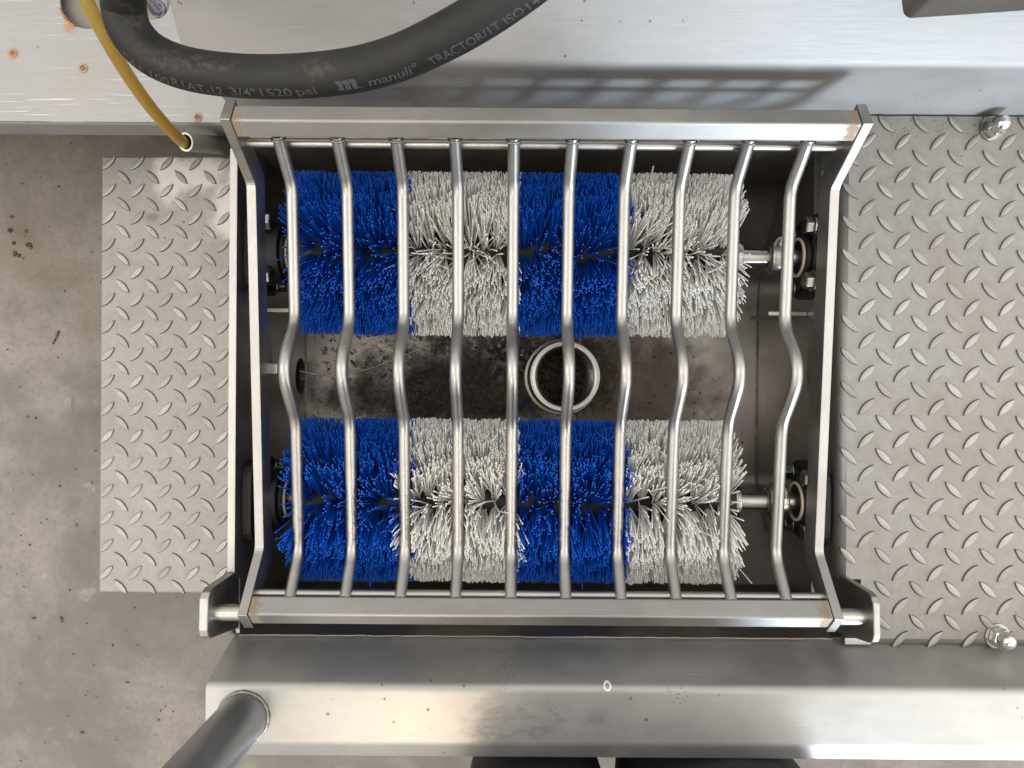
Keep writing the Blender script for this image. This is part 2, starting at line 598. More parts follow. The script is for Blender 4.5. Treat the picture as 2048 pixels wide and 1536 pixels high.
def mat_concrete():
    k = MB('concrete')
    a = k.noise(3.0, detail=8, rough=.68, dist=.5)
    b = k.noise(14, detail=8, rough=.7, dist=.3, off=(3, 1, 0))
    c = k.noise(120, detail=5, rough=.75)
    d = k.noise(420, detail=3, rough=.7)
    col = k.mix(k.ramp(a, .36, .64), (.094, .083, .071), (.172, .152, .130))
    col = k.mix(k.ramp(b, .42, .72, 0, .65), col, (.095, .081, .069))
    col = k.mix(k.ramp(b, .30, .40, .5, 0), col, (.225, .205, .178))
    col = k.mix(k.ramp(c, .48, .70, 0, .7), col, (.098, .082, .069))
    col = k.mix(k.ramp(d, .35, .15, 0, .4), col, (.28, .26, .228))
    br = k.noise(5, detail=6, rough=.6, dist=.8, off=(9, 3, 1))
    col = k.mix(k.ramp(br, .58, .75, 0, .45), col, (.125, .085, .058))
    # hairline scratches and a wet patch by the step
    s1 = k.noise(6, (1, 26, 1), detail=2, dist=.6, off=(1, 5, 2))
    col = k.mix(k.ramp(s1, .715, .73, 0, .4), col, (.13, .11, .10))
    for (px, py, rr, sq, am) in ((275, 300, .022, (1.2, .8, 1), .75), (158, 845, .017, (.7, 1.5, 1), .8), (146, 815, .014, (.25, 1.7, 1), .85), (60, 470, .012, (1, 1, 1), .5),
                                 (95, 880, .05, (1.6, .35, 1), .35), (150, 1010, .012, (1, 1.2, 1), .55), (125, 1240, .016, (.5, 1.2, 1), .5), (60, 1400, .06, (1.5, .6, 1), .25), (385, 1220, .03, (1, 1.2, 1), .35)):
        p = at(px, py, CAM_H)
        col = k.mix(k.math('MULTIPLY', k.spot((p.x, p.y, 0), rr, .6, .6, 50, (sq[0], sq[1], 5)), am), col, (.095, .08, .07))
    crack = k.nt.nodes.new('ShaderNodeTexVoronoi')
    crack.feature = 'DISTANCE_TO_EDGE'
    crack.inputs['Scale'].default_value = 9
    wr = k.nt.nodes.new('ShaderNodeVectorMath'); wr.operation = 'ADD'
    nz = k.nt.nodes.new('ShaderNodeTexNoise'); nz.inputs['Scale'].default_value = 7; nz.inputs['Detail'].default_value = 5
    k.L(k.pos, nz.inputs['Vector']); k.L(k.pos, wr.inputs[0])
    sc = k.nt.nodes.new('ShaderNodeVectorMath'); sc.operation = 'SCALE'; sc.inputs[3].default_value = .12
    k.L(nz.outputs['Color'], sc.inputs[0]); k.L(sc.outputs[0], wr.inputs[1]); k.L(wr.outputs[0], crack.inputs['Vector'])
    cr = k.math('MULTIPLY', k.ramp(crack.outputs['Distance'], .004, .012, 1, 0), k.ramp(a, .45, .6))
    col = k.mix(k.math('MULTIPLY', cr, .25), col, (.15, .13, .115))
    n = k.bump(c, .25, .002)
    n = k.bump(d, .15, .001, n)
    return k.out(col, k.ramp(b, .2, .8, .55, .75), 0.0, n)


M['concrete'] = mat_concrete()


def bristle_mat(name, col, rough, tr):
    k = MB(name)
    v = k.noise(700, detail=1)
    lo = tuple(x * .90 for x in col)
    big = k.noise(28, detail=3)
    c = k.mix(k.ramp(v, .35, .65), lo, col)
    c = k.mix(k.ramp(big, .4, .7, 0, .25), c, tuple(x * .8 for x in col))
    k.out(c, rough, 0.0)
    t = k.nt.nodes.new('ShaderNodeBsdfTranslucent')
    k.L(c, t.inputs['Color'])
    mx = k.nt.nodes.new('ShaderNodeMixShader')
    mx.inputs[0].default_value = tr
    k.L(k.b.outputs[0], mx.inputs[1]); k.L(t.outputs[0], mx.inputs[2])
    k.L(mx.outputs[0], k.nt.nodes['Material Output'].inputs['Surface'])
    return k.m


M['blue'] = bristle_mat('blue_nylon', (.002, .110, .62), .48, .4)
M['blue_tip'] = MB('blue_nylon_cut_end').out((.006, .10, .50), .6, 0.0)
M['white'] = bristle_mat('white_nylon', (.97, .965, .945), .5, .5)
M['white_tip'] = MB('white_nylon_cut_end').out((.60, .59, .56), .6, 0.0)  # both cut-end colours darkened to offset the light upturned tips catch
M['black'] = MB('black_plastic').out((.010, .010, .011), .55, 0.0, Specular_IOR_Level=.3)


def mat_rubber():
    k = MB('hose_rubber')
    g = k.noise(220, detail=4, rough=.7)
    b = k.noise(26, detail=6, rough=.7, dist=.4)
    c = k.mix(k.ramp(b, .35, .7), (.0055, .0055, .0057), (.010, .0096, .009))
    p1, p2, p3 = at(345, 108, .49), at(262, 32, .49), at(560, 160, .49)
    for p, r, sq in ((p1, .020, (1.7, .55, 3)), (p2, .010, (.6, 1.6, 3)), (at(425, 122, .49), .008, (2, .7, 3)), (at(640, 140, .49), .012, (1.3, .8, 3))):
        f = k.math('MULTIPLY', k.spot(tuple(p), r, .9, .9, 150, sq), k.ramp(g, .38, .65))
        c = k.mix(k.math('MULTIPLY', f, .20), c, (.12, .105, .075))
    n = k.bump(g, .18, .0006)
    return k.out(c, .58, 0.0, n, Specular_IOR_Level=.32)


M['rubber'] = mat_rubber()
M['print'] = MB('hose_print').out((.036, .036, .038), .6, 0.0)
def mat_yellow():
    k = MB('yellow_hose')
    b = k.noise(60, detail=5, rough=.65)
    y = k.axis(1)
    c = k.mix(k.ramp(b, .35, .7), (.29, .21, .055), (.235, .155, .026))
    c = k.mix(k.ramp(y, .25, .36), (.25, .145, .018), c)
    return k.out(c, .34, 0.0, k.bump(k.noise(200, detail=3), .1, .0005), Subsurface_Weight=.12, Subsurface_Radius=(.01, .006, .002))
M['yellow'] = mat_yellow()
M['pvc'] = MB('grey_pvc').out((.15, .14, .126), .45, 0.0)
M['pvc_rim'] = MB('cut_pvc_rim').out((.62, .58, .50), .55, 0.0)
M['seal'] = MB('cream_seal').out((.62, .50, .34), .5, 0.0)
def mat_soil():
    k = MB('soil')
    return k.out(k.mix(k.ramp(k.noise(260, detail=3), .35, .68), (.018, .012, .0075), (.13, .095, .066)), .9, 0.0)
M['soil'] = mat_soil()
def mat_rust():
    k = MB('rust')
    b = k.noise(600, detail=5, rough=.7)
    return k.out(k.mix(k.ramp(b, .35, .65), (.07, .025, .012), (.42, .20, .09)), .8, .2, k.bump(b, .6, .001))
M['rust'] = mat_rust()
M['weld'] = steel('weld_metal', (.50, .48, .44), .45, (1, 1, 1), 500, .8, .15, .2)
def mat_cloth():
    k = MB('black_cloth')
    b = k.noise(900, detail=2)
    return k.out(k.mix(b, (.008, .008, .010), (.022, .022, .026)), .85, 0.0, k.bump(k.noise(12, detail=3, dist=.5), .5, .01))
M['cloth'] = mat_cloth()
M['skin'] = MB('skin').out((.55, .34, .25), .5, 0.0, Subsurface_Weight=.1)
M['hair'] = MB('hair').out((.03, .02, .013), .5, 0.0)
M['jumper'] = MB('dark_jumper').out((.025, .028, .036), .9, 0.0)

# ------------------------------------------------------------------ ground
v, f = [(-6, -6, 0), (6, -6, 0), (6, 6, 0), (-6, 6, 0)], [(0, 1, 2, 3)]
tag(mobj('concrete_floor', v, f, M['concrete']), kind='structure')

# black grit scattered on the floor left of the step
V, Fc = [], []
def chip(px, py, r, sx=1.0, sy=1.0, rot=0.0):
    p = at(px, py, CAM_H)
    n0, n = len(V), 7
    for h, q in ((.0002, 1.0), (.0022, .72)):
        for k in range(n):
            a = 2 * math.pi * k / n
            x, y = r * q * random.uniform(.7, 1.2) * math.cos(a) * sx, r * q * random.uniform(.7, 1.2) * math.sin(a) * sy
            V.append((p.x + x * math.cos(rot) - y * math.sin(rot), p.y + x * math.sin(rot) + y * math.cos(rot), h))
    Fc.extend([(n0 + k, n0 + (k + 1) % n, n0 + n + (k + 1) % n, n0 + n + k) for k in range(n)])
    Fc.append(tuple(n0 + n + k for k in range(n)))
for a in ((24, 434, .003), (21, 461, .0042), (52, 462, .0035), (58, 490, .0055, 1, .7), (62, 495, .0035), (30, 508, .0045), (38, 512, .0035), (28, 486, .003), (118, 373, .0016),
          (116, 668, .0042, .6, 1.5, -.4), (109, 683, .003, .5, 2.0, -.5), (113, 676, .003, .5, 1.8, -.5), (124, 1240, .0032, .6, 1.6, -.2), (55, 834, .0022, 1, 1.4), (72, 836, .002), (120, 972, .002),
          (69, 1236, .0022, 2, .7), (153, 1050, .0022, .7, 1.4), (165, 1465, .0026, 1.5, .8), (318, 1440, .0018), (226, 1290, .0016), (255, 1365, .002, 1.6, .7), (60, 1090, .0018), (140, 1180, .0015)):
    chip(*a)
for _ in range(90):
    chip(random.uniform(0, 400), random.uniform(280, 1530), random.uniform(.0005, .0012))
tag(mobj('floor_grit', V, Fc, M['soil']), 'small black grit chips scattered on the bare concrete floor', 'grit', kind='stuff')

# ------------------------------------------------------------------ boot washer body
XL, XR = -.294, .349          # inner faces of the end walls
body = empty('boot_washer', (0.03, 0, 0), 'stainless steel boot washing trough with raised front beam and back panel', 'boot washer')

# trough sheet
tr_prof = [(.2910, .309), (.262, .309), (.262, .135), (.135, .052), (-.135, .050), (-.262, .135), (-.2625, .262), (-.2730, .3075)]
trough = sheet_x('trough', tr_prof[::-1], XL, XR, .003, M['trough'], body, rad=[.002, .002, .010, .02, .02, .010, .002], nx=1)


def plate_with_hole(name, poly, hole, x0, x1, mat, parent):
    """YZ polygon plate with a round hole (yc, zc, r)"""
    bm = bmesh.new()
    o = [bm.verts.new((x0, p[0], p[1])) for p in poly]
    es = [bm.edges.new((o[i], o[(i + 1) % len(o)])) for i in range(len(o))]
    h = [bm.verts.new((x0, hole[0] + hole[2] * math.cos(2 * math.pi * k / 28), hole[1] + hole[2] * math.sin(2 * math.pi * k / 28))) for k in range(28)]
    es += [bm.edges.new((h[i], h[(i + 1) % 28])) for i in range(28)]
    r = bmesh.ops.triangle_fill(bm, use_beauty=True, use_dissolve=False, edges=es)
    fs = [g for g in r['geom'] if isinstance(g, bmesh.types.BMFace)]
    ex = bmesh.ops.extrude_face_region(bm, geom=fs)
    bmesh.ops.translate(bm, verts=[g for g in ex['geom'] if isinstance(g, bmesh.types.BMVert)], vec=(x1 - x0, 0, 0))
    bmesh.ops.recalc_face_normals(bm, faces=bm.faces)
    me = bpy.data.meshes.new(name); bm.to_mesh(me); bm.free()
    return link(name, me, parent, mat)


wl = plate_with_hole('end_wall', [(.2905, .04), (.2905, .27), (.252, .275), (.2495, .32), (-.2035, .32), (-.212, .3055), (-.272, .3055), (-.272, .04)],
                     (.009, .0775, .025), XL, XL - .008, M['wall'], body)
# bright milled top edge of the left wall
mobj('wall_edge', *box_vf(XL - .0082, XL + .0002, -.2030, .2490, .3185, .3215), M['flat'], body, bevel=.0008)
wr_ = mobj('end_wall', *prism_vf([(.2905, .04), (.2905, .25), (-.272, .25), (-.272, .04)], XR, XR + .008), M['wall'], body)
# outlet pipe stub behind the hole in the left wall
lathe('outlet_stub', [(.0285, -.0085), (.0285, -.07), (.0, -.07), (.0, -.068), (.0255, -.068), (.0255, -.0085)], M['black'], body, 28, 'X', (XL, .009, .0775), closed=True)

# pivot ears with rounded tops
ear = [(-.203, .298), (-.2035, .376), (-.2060, .3845), (-.2120, .389), (-.2420, .3905), (-.2490, .3875), (-.2530, .380), (-.2655, .312), (-.2655, .298)]
mobj('pivot_ear', *prism_vf(ear, XL - .0095, XL - .0005), M['flat'], body, bevel=.0012)
mobj('pivot_ear', *prism_vf(ear, .3535, .3605), M['flat'], body, bevel=.0012)
mobj('ear_foot', *box_vf(.3575, .386, -.2765, -.2690, .3085, .3185), M['flat'], body, bevel=.001)

# back panel: upright face then a sloping top
sheet_x('back_panel', [(.2925, .10), (.2925, .4355), (.56, .676)], -.300, .95, .003, M['sheet'], body, rad=.006, nx=1)
# front beam: steep inner face, flat top, sloping lip
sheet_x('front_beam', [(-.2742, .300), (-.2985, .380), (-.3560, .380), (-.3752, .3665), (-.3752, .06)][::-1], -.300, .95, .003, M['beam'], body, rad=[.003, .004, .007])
mobj('beam_foot', *box_vf(-.296, .94, -.369, -.30, .0, .06), M['wall'], body)


def wiggle(path, amp, step=.006):
    out = []
    P = [Vector(p) for p in path]
    for i in range(len(P) - 1):
        n = max(1, int((P[i + 1] - P[i]).length / step))
        for k in range(n):
            q = P[i].lerp(P[i + 1], k / n)
            out.append(q + Vector([random.uniform(-amp, amp) for _ in range(3)]))
    out.append(P[-1])
    return out


def weld(path, r, amp=.0004, step=.004, parent=body):
    p = wiggle(path, amp, step)
    return tube('weld_bead', p, [r * random.uniform(.75, 1.2) for _ in p], M['weld'], parent, 6)


weld([(-.292, -.2733, .3085), (.345, -.2733, .3085)], .0013, .0004, .012)
for xx in (XL + .0006, XR - .0006):
    weld([(xx, -.20, .0955), (xx, -.140, .0565), (xx, -.128, .0518), (xx, .128, .0525), (xx, .140, .0565), (xx, .235, .118)], .0009, .0005, .004)
weld([(-.2985, -.2715, .311), (-.2985, -.262, .318), (-.2965, -.258, .3215)], .003, .0008, .003)

# drain collar with an inner thread
cv, cf = lathe_vf([(.0001, -.02), (.047, -.02), (.047, .02), (.0001, .02)], 48, 'Z', (.0714, .0108, .0515), True)
cut = mobj('cut', cv, cf, M['trough'])
bo = trough.modifiers.new('drain_hole', 'BOOLEAN')
bo.object = cut; bo.operation = 'DIFFERENCE'; bo.solver = 'EXACT'
_me = bpy.data.meshes.new_from_object(trough.evaluated_get(bpy.context.evaluated_depsgraph_get()))
trough.modifiers.clear(); trough.data = _me
bpy.data.objects.remove(cut)
thr = [(.0392 + .0016 * math.sin(i * math.pi / 2), -.0445 + i * .00115) for i in range(90)]
lathe('drain_collar', [(.0480, -.046), (.0480, .0580), (.0470, .0595), (.0415, .0595), (.0400, .0585)] + thr[::-1] + [(.0395, -.046)], M['shaft'], body, 48, 'Z', (.0714, .0108, .0515), closed=True)
lathe('drain_ring', [(.0500, .0), (.0500, .0040), (.0535, .0040), (.0535, .0)], M['shaft'], body, 48, 'Z', (.0714, .0108, .0515), closed=True)
V, Fc = lathe_vf([(.0001, .0), (.038, .0), (.038, -.001), (.0001, -.001)], 24, 'Z', (.0714, .0108, .012), True)
mobj('drain_sludge', V, Fc, M['soil'], body)

# bearing housings on the end walls
AX_Z, AX_Y = .258, (.1475, -.1325)


def bearing(side, yc):
    s = 1 if side == 'L' else -1
    x0 = XL if side == 'L' else XR
    th = .034 if side == 'L' else .017
    # square flange with four ears
    n = 48
    def outl(r0, r1):
        return [(yc + (r0 + (r1 - r0) * max(0, math.cos(2 * (2 * math.pi * k / n) - math.pi)) ** 3 * 1) * math.cos(2 * math.pi * k / n + math.pi / 4),
                 AX_Z + (r0 + (r1 - r0) * max(0, math.cos(2 * (2 * math.pi * k / n) - math.pi)) ** 3) * math.sin(2 * math.pi * k / n + math.pi / 4)) for k in range(n)]
    def sq(rr, e):
        q = []
        for k in range(n):
            a = 2 * math.pi * k / n
            c, t = math.cos(a), math.sin(a)
            r = rr / (abs(c) ** e + abs(t) ** e) ** (1 / e)
            q.append((yc + r * c, AX_Z + r * t))
        return q
    v1, f1 = prism_vf(sq(.046, 5), x0, x0 + s * .011)
    v2, f2 = prism_vf(sq(.034, 2), x0 + s * .011, x0 + s * (th - .001))
    v3, f3 = prism_vf(sq(.028, 2), x0 + s * (th - .001), x0 + s * (th + .004))
    ribs = []
    for k in range(4):
        a = math.pi / 4 + k * math.pi / 2
        cy, cz = yc + .036 * math.cos(a), AX_Z + .036 * math.sin(a)
        ribs.append(prism_vf([(cy + .012 * math.cos(b * math.pi / 6), cz + .012 * math.sin(b * math.pi / 6)) for b in range(12)], x0 + s * .011, x0 + s * .016))
    V, Fc = join([(v1, f1), (v2, f2), (v3, f3)] + ribs)
    h = mobj('bearing_housing', V, Fc, M['black'], body, bevel=.0012)
    lathe('seal_ring', [(.0225, 0), (.0225, .0022), (.0198, .0022), (.0198, 0)], M['seal'], h, 36, 'X', (x0 + s * (th + .004) - (0 if s > 0 else .0025), yc, AX_Z), closed=True)
    for a, b in ((1, 1), (-1, 1), (1, -1), (-1, -1)):
        vb, fb = hexbolt_vf(.0098, .0105, 'X', (x0 + s * .016, yc + a * .0305, AX_Z + b * .0305), s, random.random())
        mobj('bolt', vb, fb, M['bolt'], h, bevel=.0005)
    return h


for yc in AX_Y:
    bearing('L', yc)
    bearing('R', yc)
# small support brackets welded to the end walls behind the bearings
for (x0, x1) in ((XL, XL + .046), (XR - .046, XR)):
    mobj('support_bracket', *box_vf(x0, x1, .083, .0885, .165, .232), M['flat'], body, bevel=.001)

# handrail post welded on the front beam
pc = at(488, 1432, .742)
tube('handrail_post', [(pc.x, pc.y, .3795), (pc.x - .004, pc.y + .002, .70), (pc.x - .008, pc.y + .004, 1.02)], .0240, M['post'], body, 40)
ring = [(pc.x + .0248 * math.cos(a * math.pi / 24), pc.y + .0248 * math.sin(a * math.pi / 24), .381 + random.uniform(-.0004, .0004)) for a in range(49)]
tube('weld_ring', ring, [.0019 * random.uniform(.75, 1.25) for _ in ring], M['weld'], body, 8)

# ------------------------------------------------------------------ tread plates
def lens_mesh(name, sgn):
    """raised lens of tread plate, 25 mm long"""
    L, Wd, H = .0128, .0045, .0021
    n = 7
    def lens(l, ww, z):
        top, bot = [], []
        for i in range(n + 1):
            t = -1 + 2 * i / n
            top.append((t * l, ww * (1 - t * t) ** .9, z))
        for i in range(1, n):
            t = 1 - 2 * i / n
            bot.append((t * l, -ww * (1 - t * t) ** .9, z))
        return top + bot
    a, b, c = lens(L, Wd, -.0003), lens(L * .93, Wd * .74, H * .85), lens(L * .66, Wd * .26, H)
    m = len(a)
    V = a + b + c
    ang = math.radians(46) * sgn
    V = [(x * math.cos(ang) - y * math.sin(ang), x * math.sin(ang) + y * math.cos(ang), z) for x, y, z in V]
    Fc = []
    for q in range(2):
        Fc += [(q * m + i, q * m + (i + 1) % m, (q + 1) * m + (i + 1) % m, (q + 1) * m + i) for i in range(m)]
    Fc.append(tuple(range(2 * m, 3 * m)))
    me = bpy.data.meshes.new(name)
    me.from_pydata(V, [], Fc)
    for p in me.polygons:
        p.use_smooth = False
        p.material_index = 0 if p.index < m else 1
    return me


def lozenges(parent, mat, anchor, x0, x1, y0, y1, z, skip=None):
    px, py = .0375, .0356
    mats = []
    for sgn in (1, -1):
        me = lens_mesh('tread_lozenge', sgn)
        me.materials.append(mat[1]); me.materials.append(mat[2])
        ax, ay = anchor.x + (0 if sgn > 0 else px / 2), anchor.y - (0 if sgn > 0 else py / 2)
        for i in range(-30, 31):
            for j in range(-40, 41):
                x, y = ax + i * px, ay + j * py
                if not (x0 < x < x1 and y0 < y < y1): continue
                if skip and skip(x, y): continue
                o = bpy.data.objects.new('tread_lozenge', me)
                COL.objects.link(o)
                o.parent = parent
                o.matrix_parent_inverse = world_mat(parent).inverted()
                o.location = (x, y, z)
                o.rotation_euler = (0, 0, random.uniform(-.015, .015))
                if x0 < 0:
                    if x < -.5375 + .008: o.location.z -= .0026; o.rotation_euler[1] = -.6
                    elif y > .2940 - .006: o.location.z -= .0024; o.rotation_euler[0] = -.6
                    elif y < -.2755 + .006: o.location.z -= .0024; o.rotation_euler[0] = .6
                if x0 > 0 and x < .368:      # on the rolled edge
                    o.location.z -= .0006
                    o.rotation_euler[1] = -.10


def plate_mesh(name, outline, z, th, mat, parent, edge):
    """horizontal plate from an XY outline, top at z, rolled edges"""
    n = len(outline)
    V = [(x, y, z) for x, y in outline] + [(x, y, z - th) for x, y in outline]
    Fc = [tuple(range(n)), tuple(range(n, 2 * n))[::-1]] + [(i, (i + 1) % n, n + (i + 1) % n, n + i) for i in range(n)]
    o = mobj(name, V, Fc, mat, parent, bevel=edge, seg=4)
    return o


# left: low step
ZL = .142
pl = at(195, 1190, .978)
step = empty('tread_step', (-.42, .01, 0), 'low pale tread plate step beside the left end of the trough', 'step')
xl, yb, yf = -.5375, .2940, -.2755
plate_mesh('step_plate', [(xl, yf), (-.3035, yf), (-.3035, yb), (xl, yb)], ZL, .045, M['tread_left'], step, .003)
for (a, b) in ((xl + .03, yb - .06), (xl + .03, yf + .03), (-.35, yb - .06), (-.35, yf + .03)):
    mobj('step_leg', *box_vf(a, a + .03, b, b + .03, 0, ZL - .045), M['wall'], step, bevel=.002)
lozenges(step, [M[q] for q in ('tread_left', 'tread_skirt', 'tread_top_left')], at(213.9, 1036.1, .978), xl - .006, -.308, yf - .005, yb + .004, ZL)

# right: cover plate at trough level
ZR = .315
cover = empty('tread_cover', (.55, .01, ZR - .05), 'bolted tread plate cover right of the brush trough', 'cover plate')
out = [(.3700, -.2785), (.95, -.2785), (.95, .2905), (.3575, .2905), (.3575, -.2070), (.3700, -.2070)]
pr = fillet([(.3575, .262, 0), (.3575, .3065, 0), (.3655, ZR, 0), (.3800, ZR, 0)], [.006, .008], 4)


def cover_plate():
    """flat plate whose left edge rolls down and whose front edge is folded, notched for the pivot ear"""
    prof = [(.3510, .296), (.3511, .3065), (.3521, .3108), (.3543, .3136), (.3572, .3148), (.3600, ZR), (.3700, ZR), (.3760, ZR), (.95, ZR)]
    V, Fc = [], []
    # main part Y from -.207 to .2905
    def strip(prof, ya, yb):
        n0 = len(V)
        for x, z in prof: V.append((x, ya, z))
        for x, z in prof: V.append((x, yb, z))
        n = len(prof)
        for i in range(n - 1): Fc.append((n0 + i, n0 + i + 1, n0 + n + i + 1, n0 + n + i))
    strip(prof, -.2070, .2905)
    strip([(.3760, ZR), (.95, ZR)], -.2705, -.2070)
    n0 = len(V)
    for y, z in ((-.2705, ZR), (-.2750, .3140), (-.2785, .3105), (-.2795, .306), (-.2795, .29)):
        V.append((.3760, y, z)); V.append((.95, y, z))
    for i in range(4): Fc.append((n0 + 2 * i, n0 + 2 * i + 1, n0 + 2 * i + 3, n0 + 2 * i + 2))
    me = bpy.data.meshes.new('cover_sheet')
    me.from_pydata(V, [], Fc)
    bm = bmesh.new(); bm.from_mesh(me)
    bmesh.ops.remove_doubles(bm, verts=bm.verts, dist=1e-5)
    bmesh.ops.recalc_face_normals(bm, faces=bm.faces)
    bm.to_mesh(me); bm.free()
    for p in me.polygons: p.use_smooth = abs(p.normal.z) < .9995
    o = link('cover_sheet', me, cover, M['tread_right'])
    s = o.modifiers.new('solidify', 'SOLIDIFY'); s.thickness = .004; s.offset = -1
    up = sum(p.normal.z * p.area for p in me.polygons)
    if up < 0: s.offset = 1
    return o


cover_plate()
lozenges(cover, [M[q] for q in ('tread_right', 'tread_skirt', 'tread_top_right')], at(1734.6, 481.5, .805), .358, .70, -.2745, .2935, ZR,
         skip=lambda x, y: x < .386 and y < -.199)
# half-sunk lozenges on the rolled left edge
for (px, py) in ((1983, 258), (1994, 1272)):
    p = at(px, py, .805)
    p.z = ZR
    nut = lathe('acorn_nut', [(.0, .0245), (.004, .0238), (.0072, .0212), (.0088, .0175), (.0092, .0125), (.0092, .011)], M['chrome'], cover, 24, 'Z', (p.x, p.y, ZR + .0015))
    vb, fb = hexbolt_vf(.0112, .0135, 'Z', (p.x, p.y, ZR + .0018), 1, .3, washer=False)
    mobj('nut_hex', vb, fb, M['chrome'], nut, bevel=.0008)
    lathe('washer', [(.0135, 0), (.0135, .0018), (.006, .0018), (.006, 0)], M['bolt'], nut, 28, 'Z', (p.x, p.y, ZR), closed=True)

# ------------------------------------------------------------------ hinged grate
grate = empty('hinged_grate', (.0285, -.230, .371), 'hinged grate of bent round bars lying over the blue and white brushes', 'grate')
GX0, GX1 = -.2680, .3275
BT = .0095
T = [(.239, .438), (.198, .3675), (-.174, .335), (-.229, .385)]
B = [(.2625, .4235), (.215, .341), (.052, .3265), (.046, .312), (.000, .308), (-.006, .3215), (-.1838, .306), (-.2478, .3643)]
side = [(p[0], p[1]) for p in T] + B[::-1]
side_t = fillet([(a, b, 0) for a, b in T], [.006, .006], 4)
side_b = fillet([(a, b, 0) for a, b in B[::-1]], [.006, .006, .006, .006, .006, .006], 3)
side = [(p.x, p.y) for p in side_t] + [(p.x, p.y) for p in side_b]
for (x0, x1) in ((GX0, GX0 + BT), (GX1 - BT, GX1)):
    mobj('side_bar', *prism_vf(side, x0, x1), M['flat'], grate, bevel=.0007)
# square tubes at back and front, set on edge
def sq_tube(rx, s, n, a):
    q = [Vector(rx), Vector(rx) + Vector(s) * a, Vector(rx) + Vector(s) * a + Vector(n) * a, Vector(rx) + Vector(n) * a]
    return [(p.x, p.y) for p in q]
mobj('cross_tube', *prism_vf(sq_tube((.2385, .4372), (-.503, -.864), (.864, -.503), .0205), GX0 + BT, GX1 - BT), M['frame'], grate, bevel=.0022, seg=3)
mobj('cross_tube', *prism_vf(sq_tube((-.2283, .3843), (.740, -.673), (-.673, -.740), .0205), GX0 + BT, GX1 - BT), M['frame'], grate, bevel=.0022, seg=3)
tube('cross_rod', [(GX0 + .006, .2335, .3890), (GX1 - .006, .2335, .3890)], .0048, M['rod'], grate, 16)
tube('cross_rod', [(GX0 + .006, -.2150, .3560), (GX1 - .006, -.2150, .3560)], .0048, M['rod'], grate, 16)
rod_ctrl = [(.2335, .4130), (.197, .3655), (.062, .3520), (.0125, .3960), (-.0405, .3465), (-.1786, .3310), (-.2215, .3665)]
rod_path = fillet([(a, b, 0) for a, b in rod_ctrl], [.012, .014, .030, .014, .014], 7)
# extra samples on the straights
pp = []
for i in range(len(rod_path) - 1):
    L = (rod_path[i + 1] - rod_path[i]).length
    k = max(1, int(L / .02))
    pp += [rod_path[i].lerp(rod_path[i + 1], j / k) for j in range(k)]
rod_path = pp + [rod_path[-1]]
RODX = [.0280 + (i - 4.5) * .0557 for i in range(10)]
vr, fr = tube_vf([(0, p.x, p.y) for p in rod_path], .0060, 20)
me_rod = None
for x in RODX:
    if me_rod is None:
        o = mobj('grate_bar', vr, fr, M['rod'], grate, smooth=True)
        for p in o.data.polygons:
            if len(p.vertices) > 4: p.use_smooth = False
        me_rod = o.data
    else:
        o = bpy.data.objects.new('grate_bar', me_rod)
        COL.objects.link(o)
        o.parent = grate
        o.matrix_parent_inverse = world_mat(grate).inverted()
    o.location.x = x
for (xa, xb) in ((-.3010, GX0 + .001), (GX1 - .001, .3575)):
    lathe('hinge_pin', [(.0, 0), (.0075, 0), (.0083, .0008), (.0083, xb - xa - .0008), (.0075, xb - xa), (.0, xb - xa)], M['shaft'], grate, 28, 'X', (xa, -.2300, .3710))
mobj('stop_block', *box_vf(GX0 + .0075, GX0 + .019, .0085, .0205, .312, .324), M['bolt'], grate, bevel=.0015)
# weld collars at the bar ends
for x in RODX:
    for a, b, ax2 in ((rod_path[0], rod_path[2], 1), (rod_path[-1], rod_path[-3], -1)):
        d = Vector((0, b.x - a.x, b.y - a.y)).normalized()
        q = Vector((x, a.x, a.y)) + d * .0035
        e1, e2 = Vector((1, 0, 0)), d.cross(Vector((1, 0, 0)))
        pth = [q + (e1 * math.cos(t) + e2 * math.sin(t)) * .0064 + d * random.uniform(-.0006, .0006) for t in [k * math.pi / 7 for k in range(15)]]
        tube('weld_bead', pth, [.0012 * random.uniform(.6, 1.4) for _ in pth], M['weld'], grate, 6)

# ------------------------------------------------------------------ brush rollers
R_TIP, R_CORE = .0930, .033
BX0, SEC = -.2300, .1175
ry = np.array([p.x for p in rod_path])[::-1]
rz = np.array([p.y for p in rod_path])[::-1]


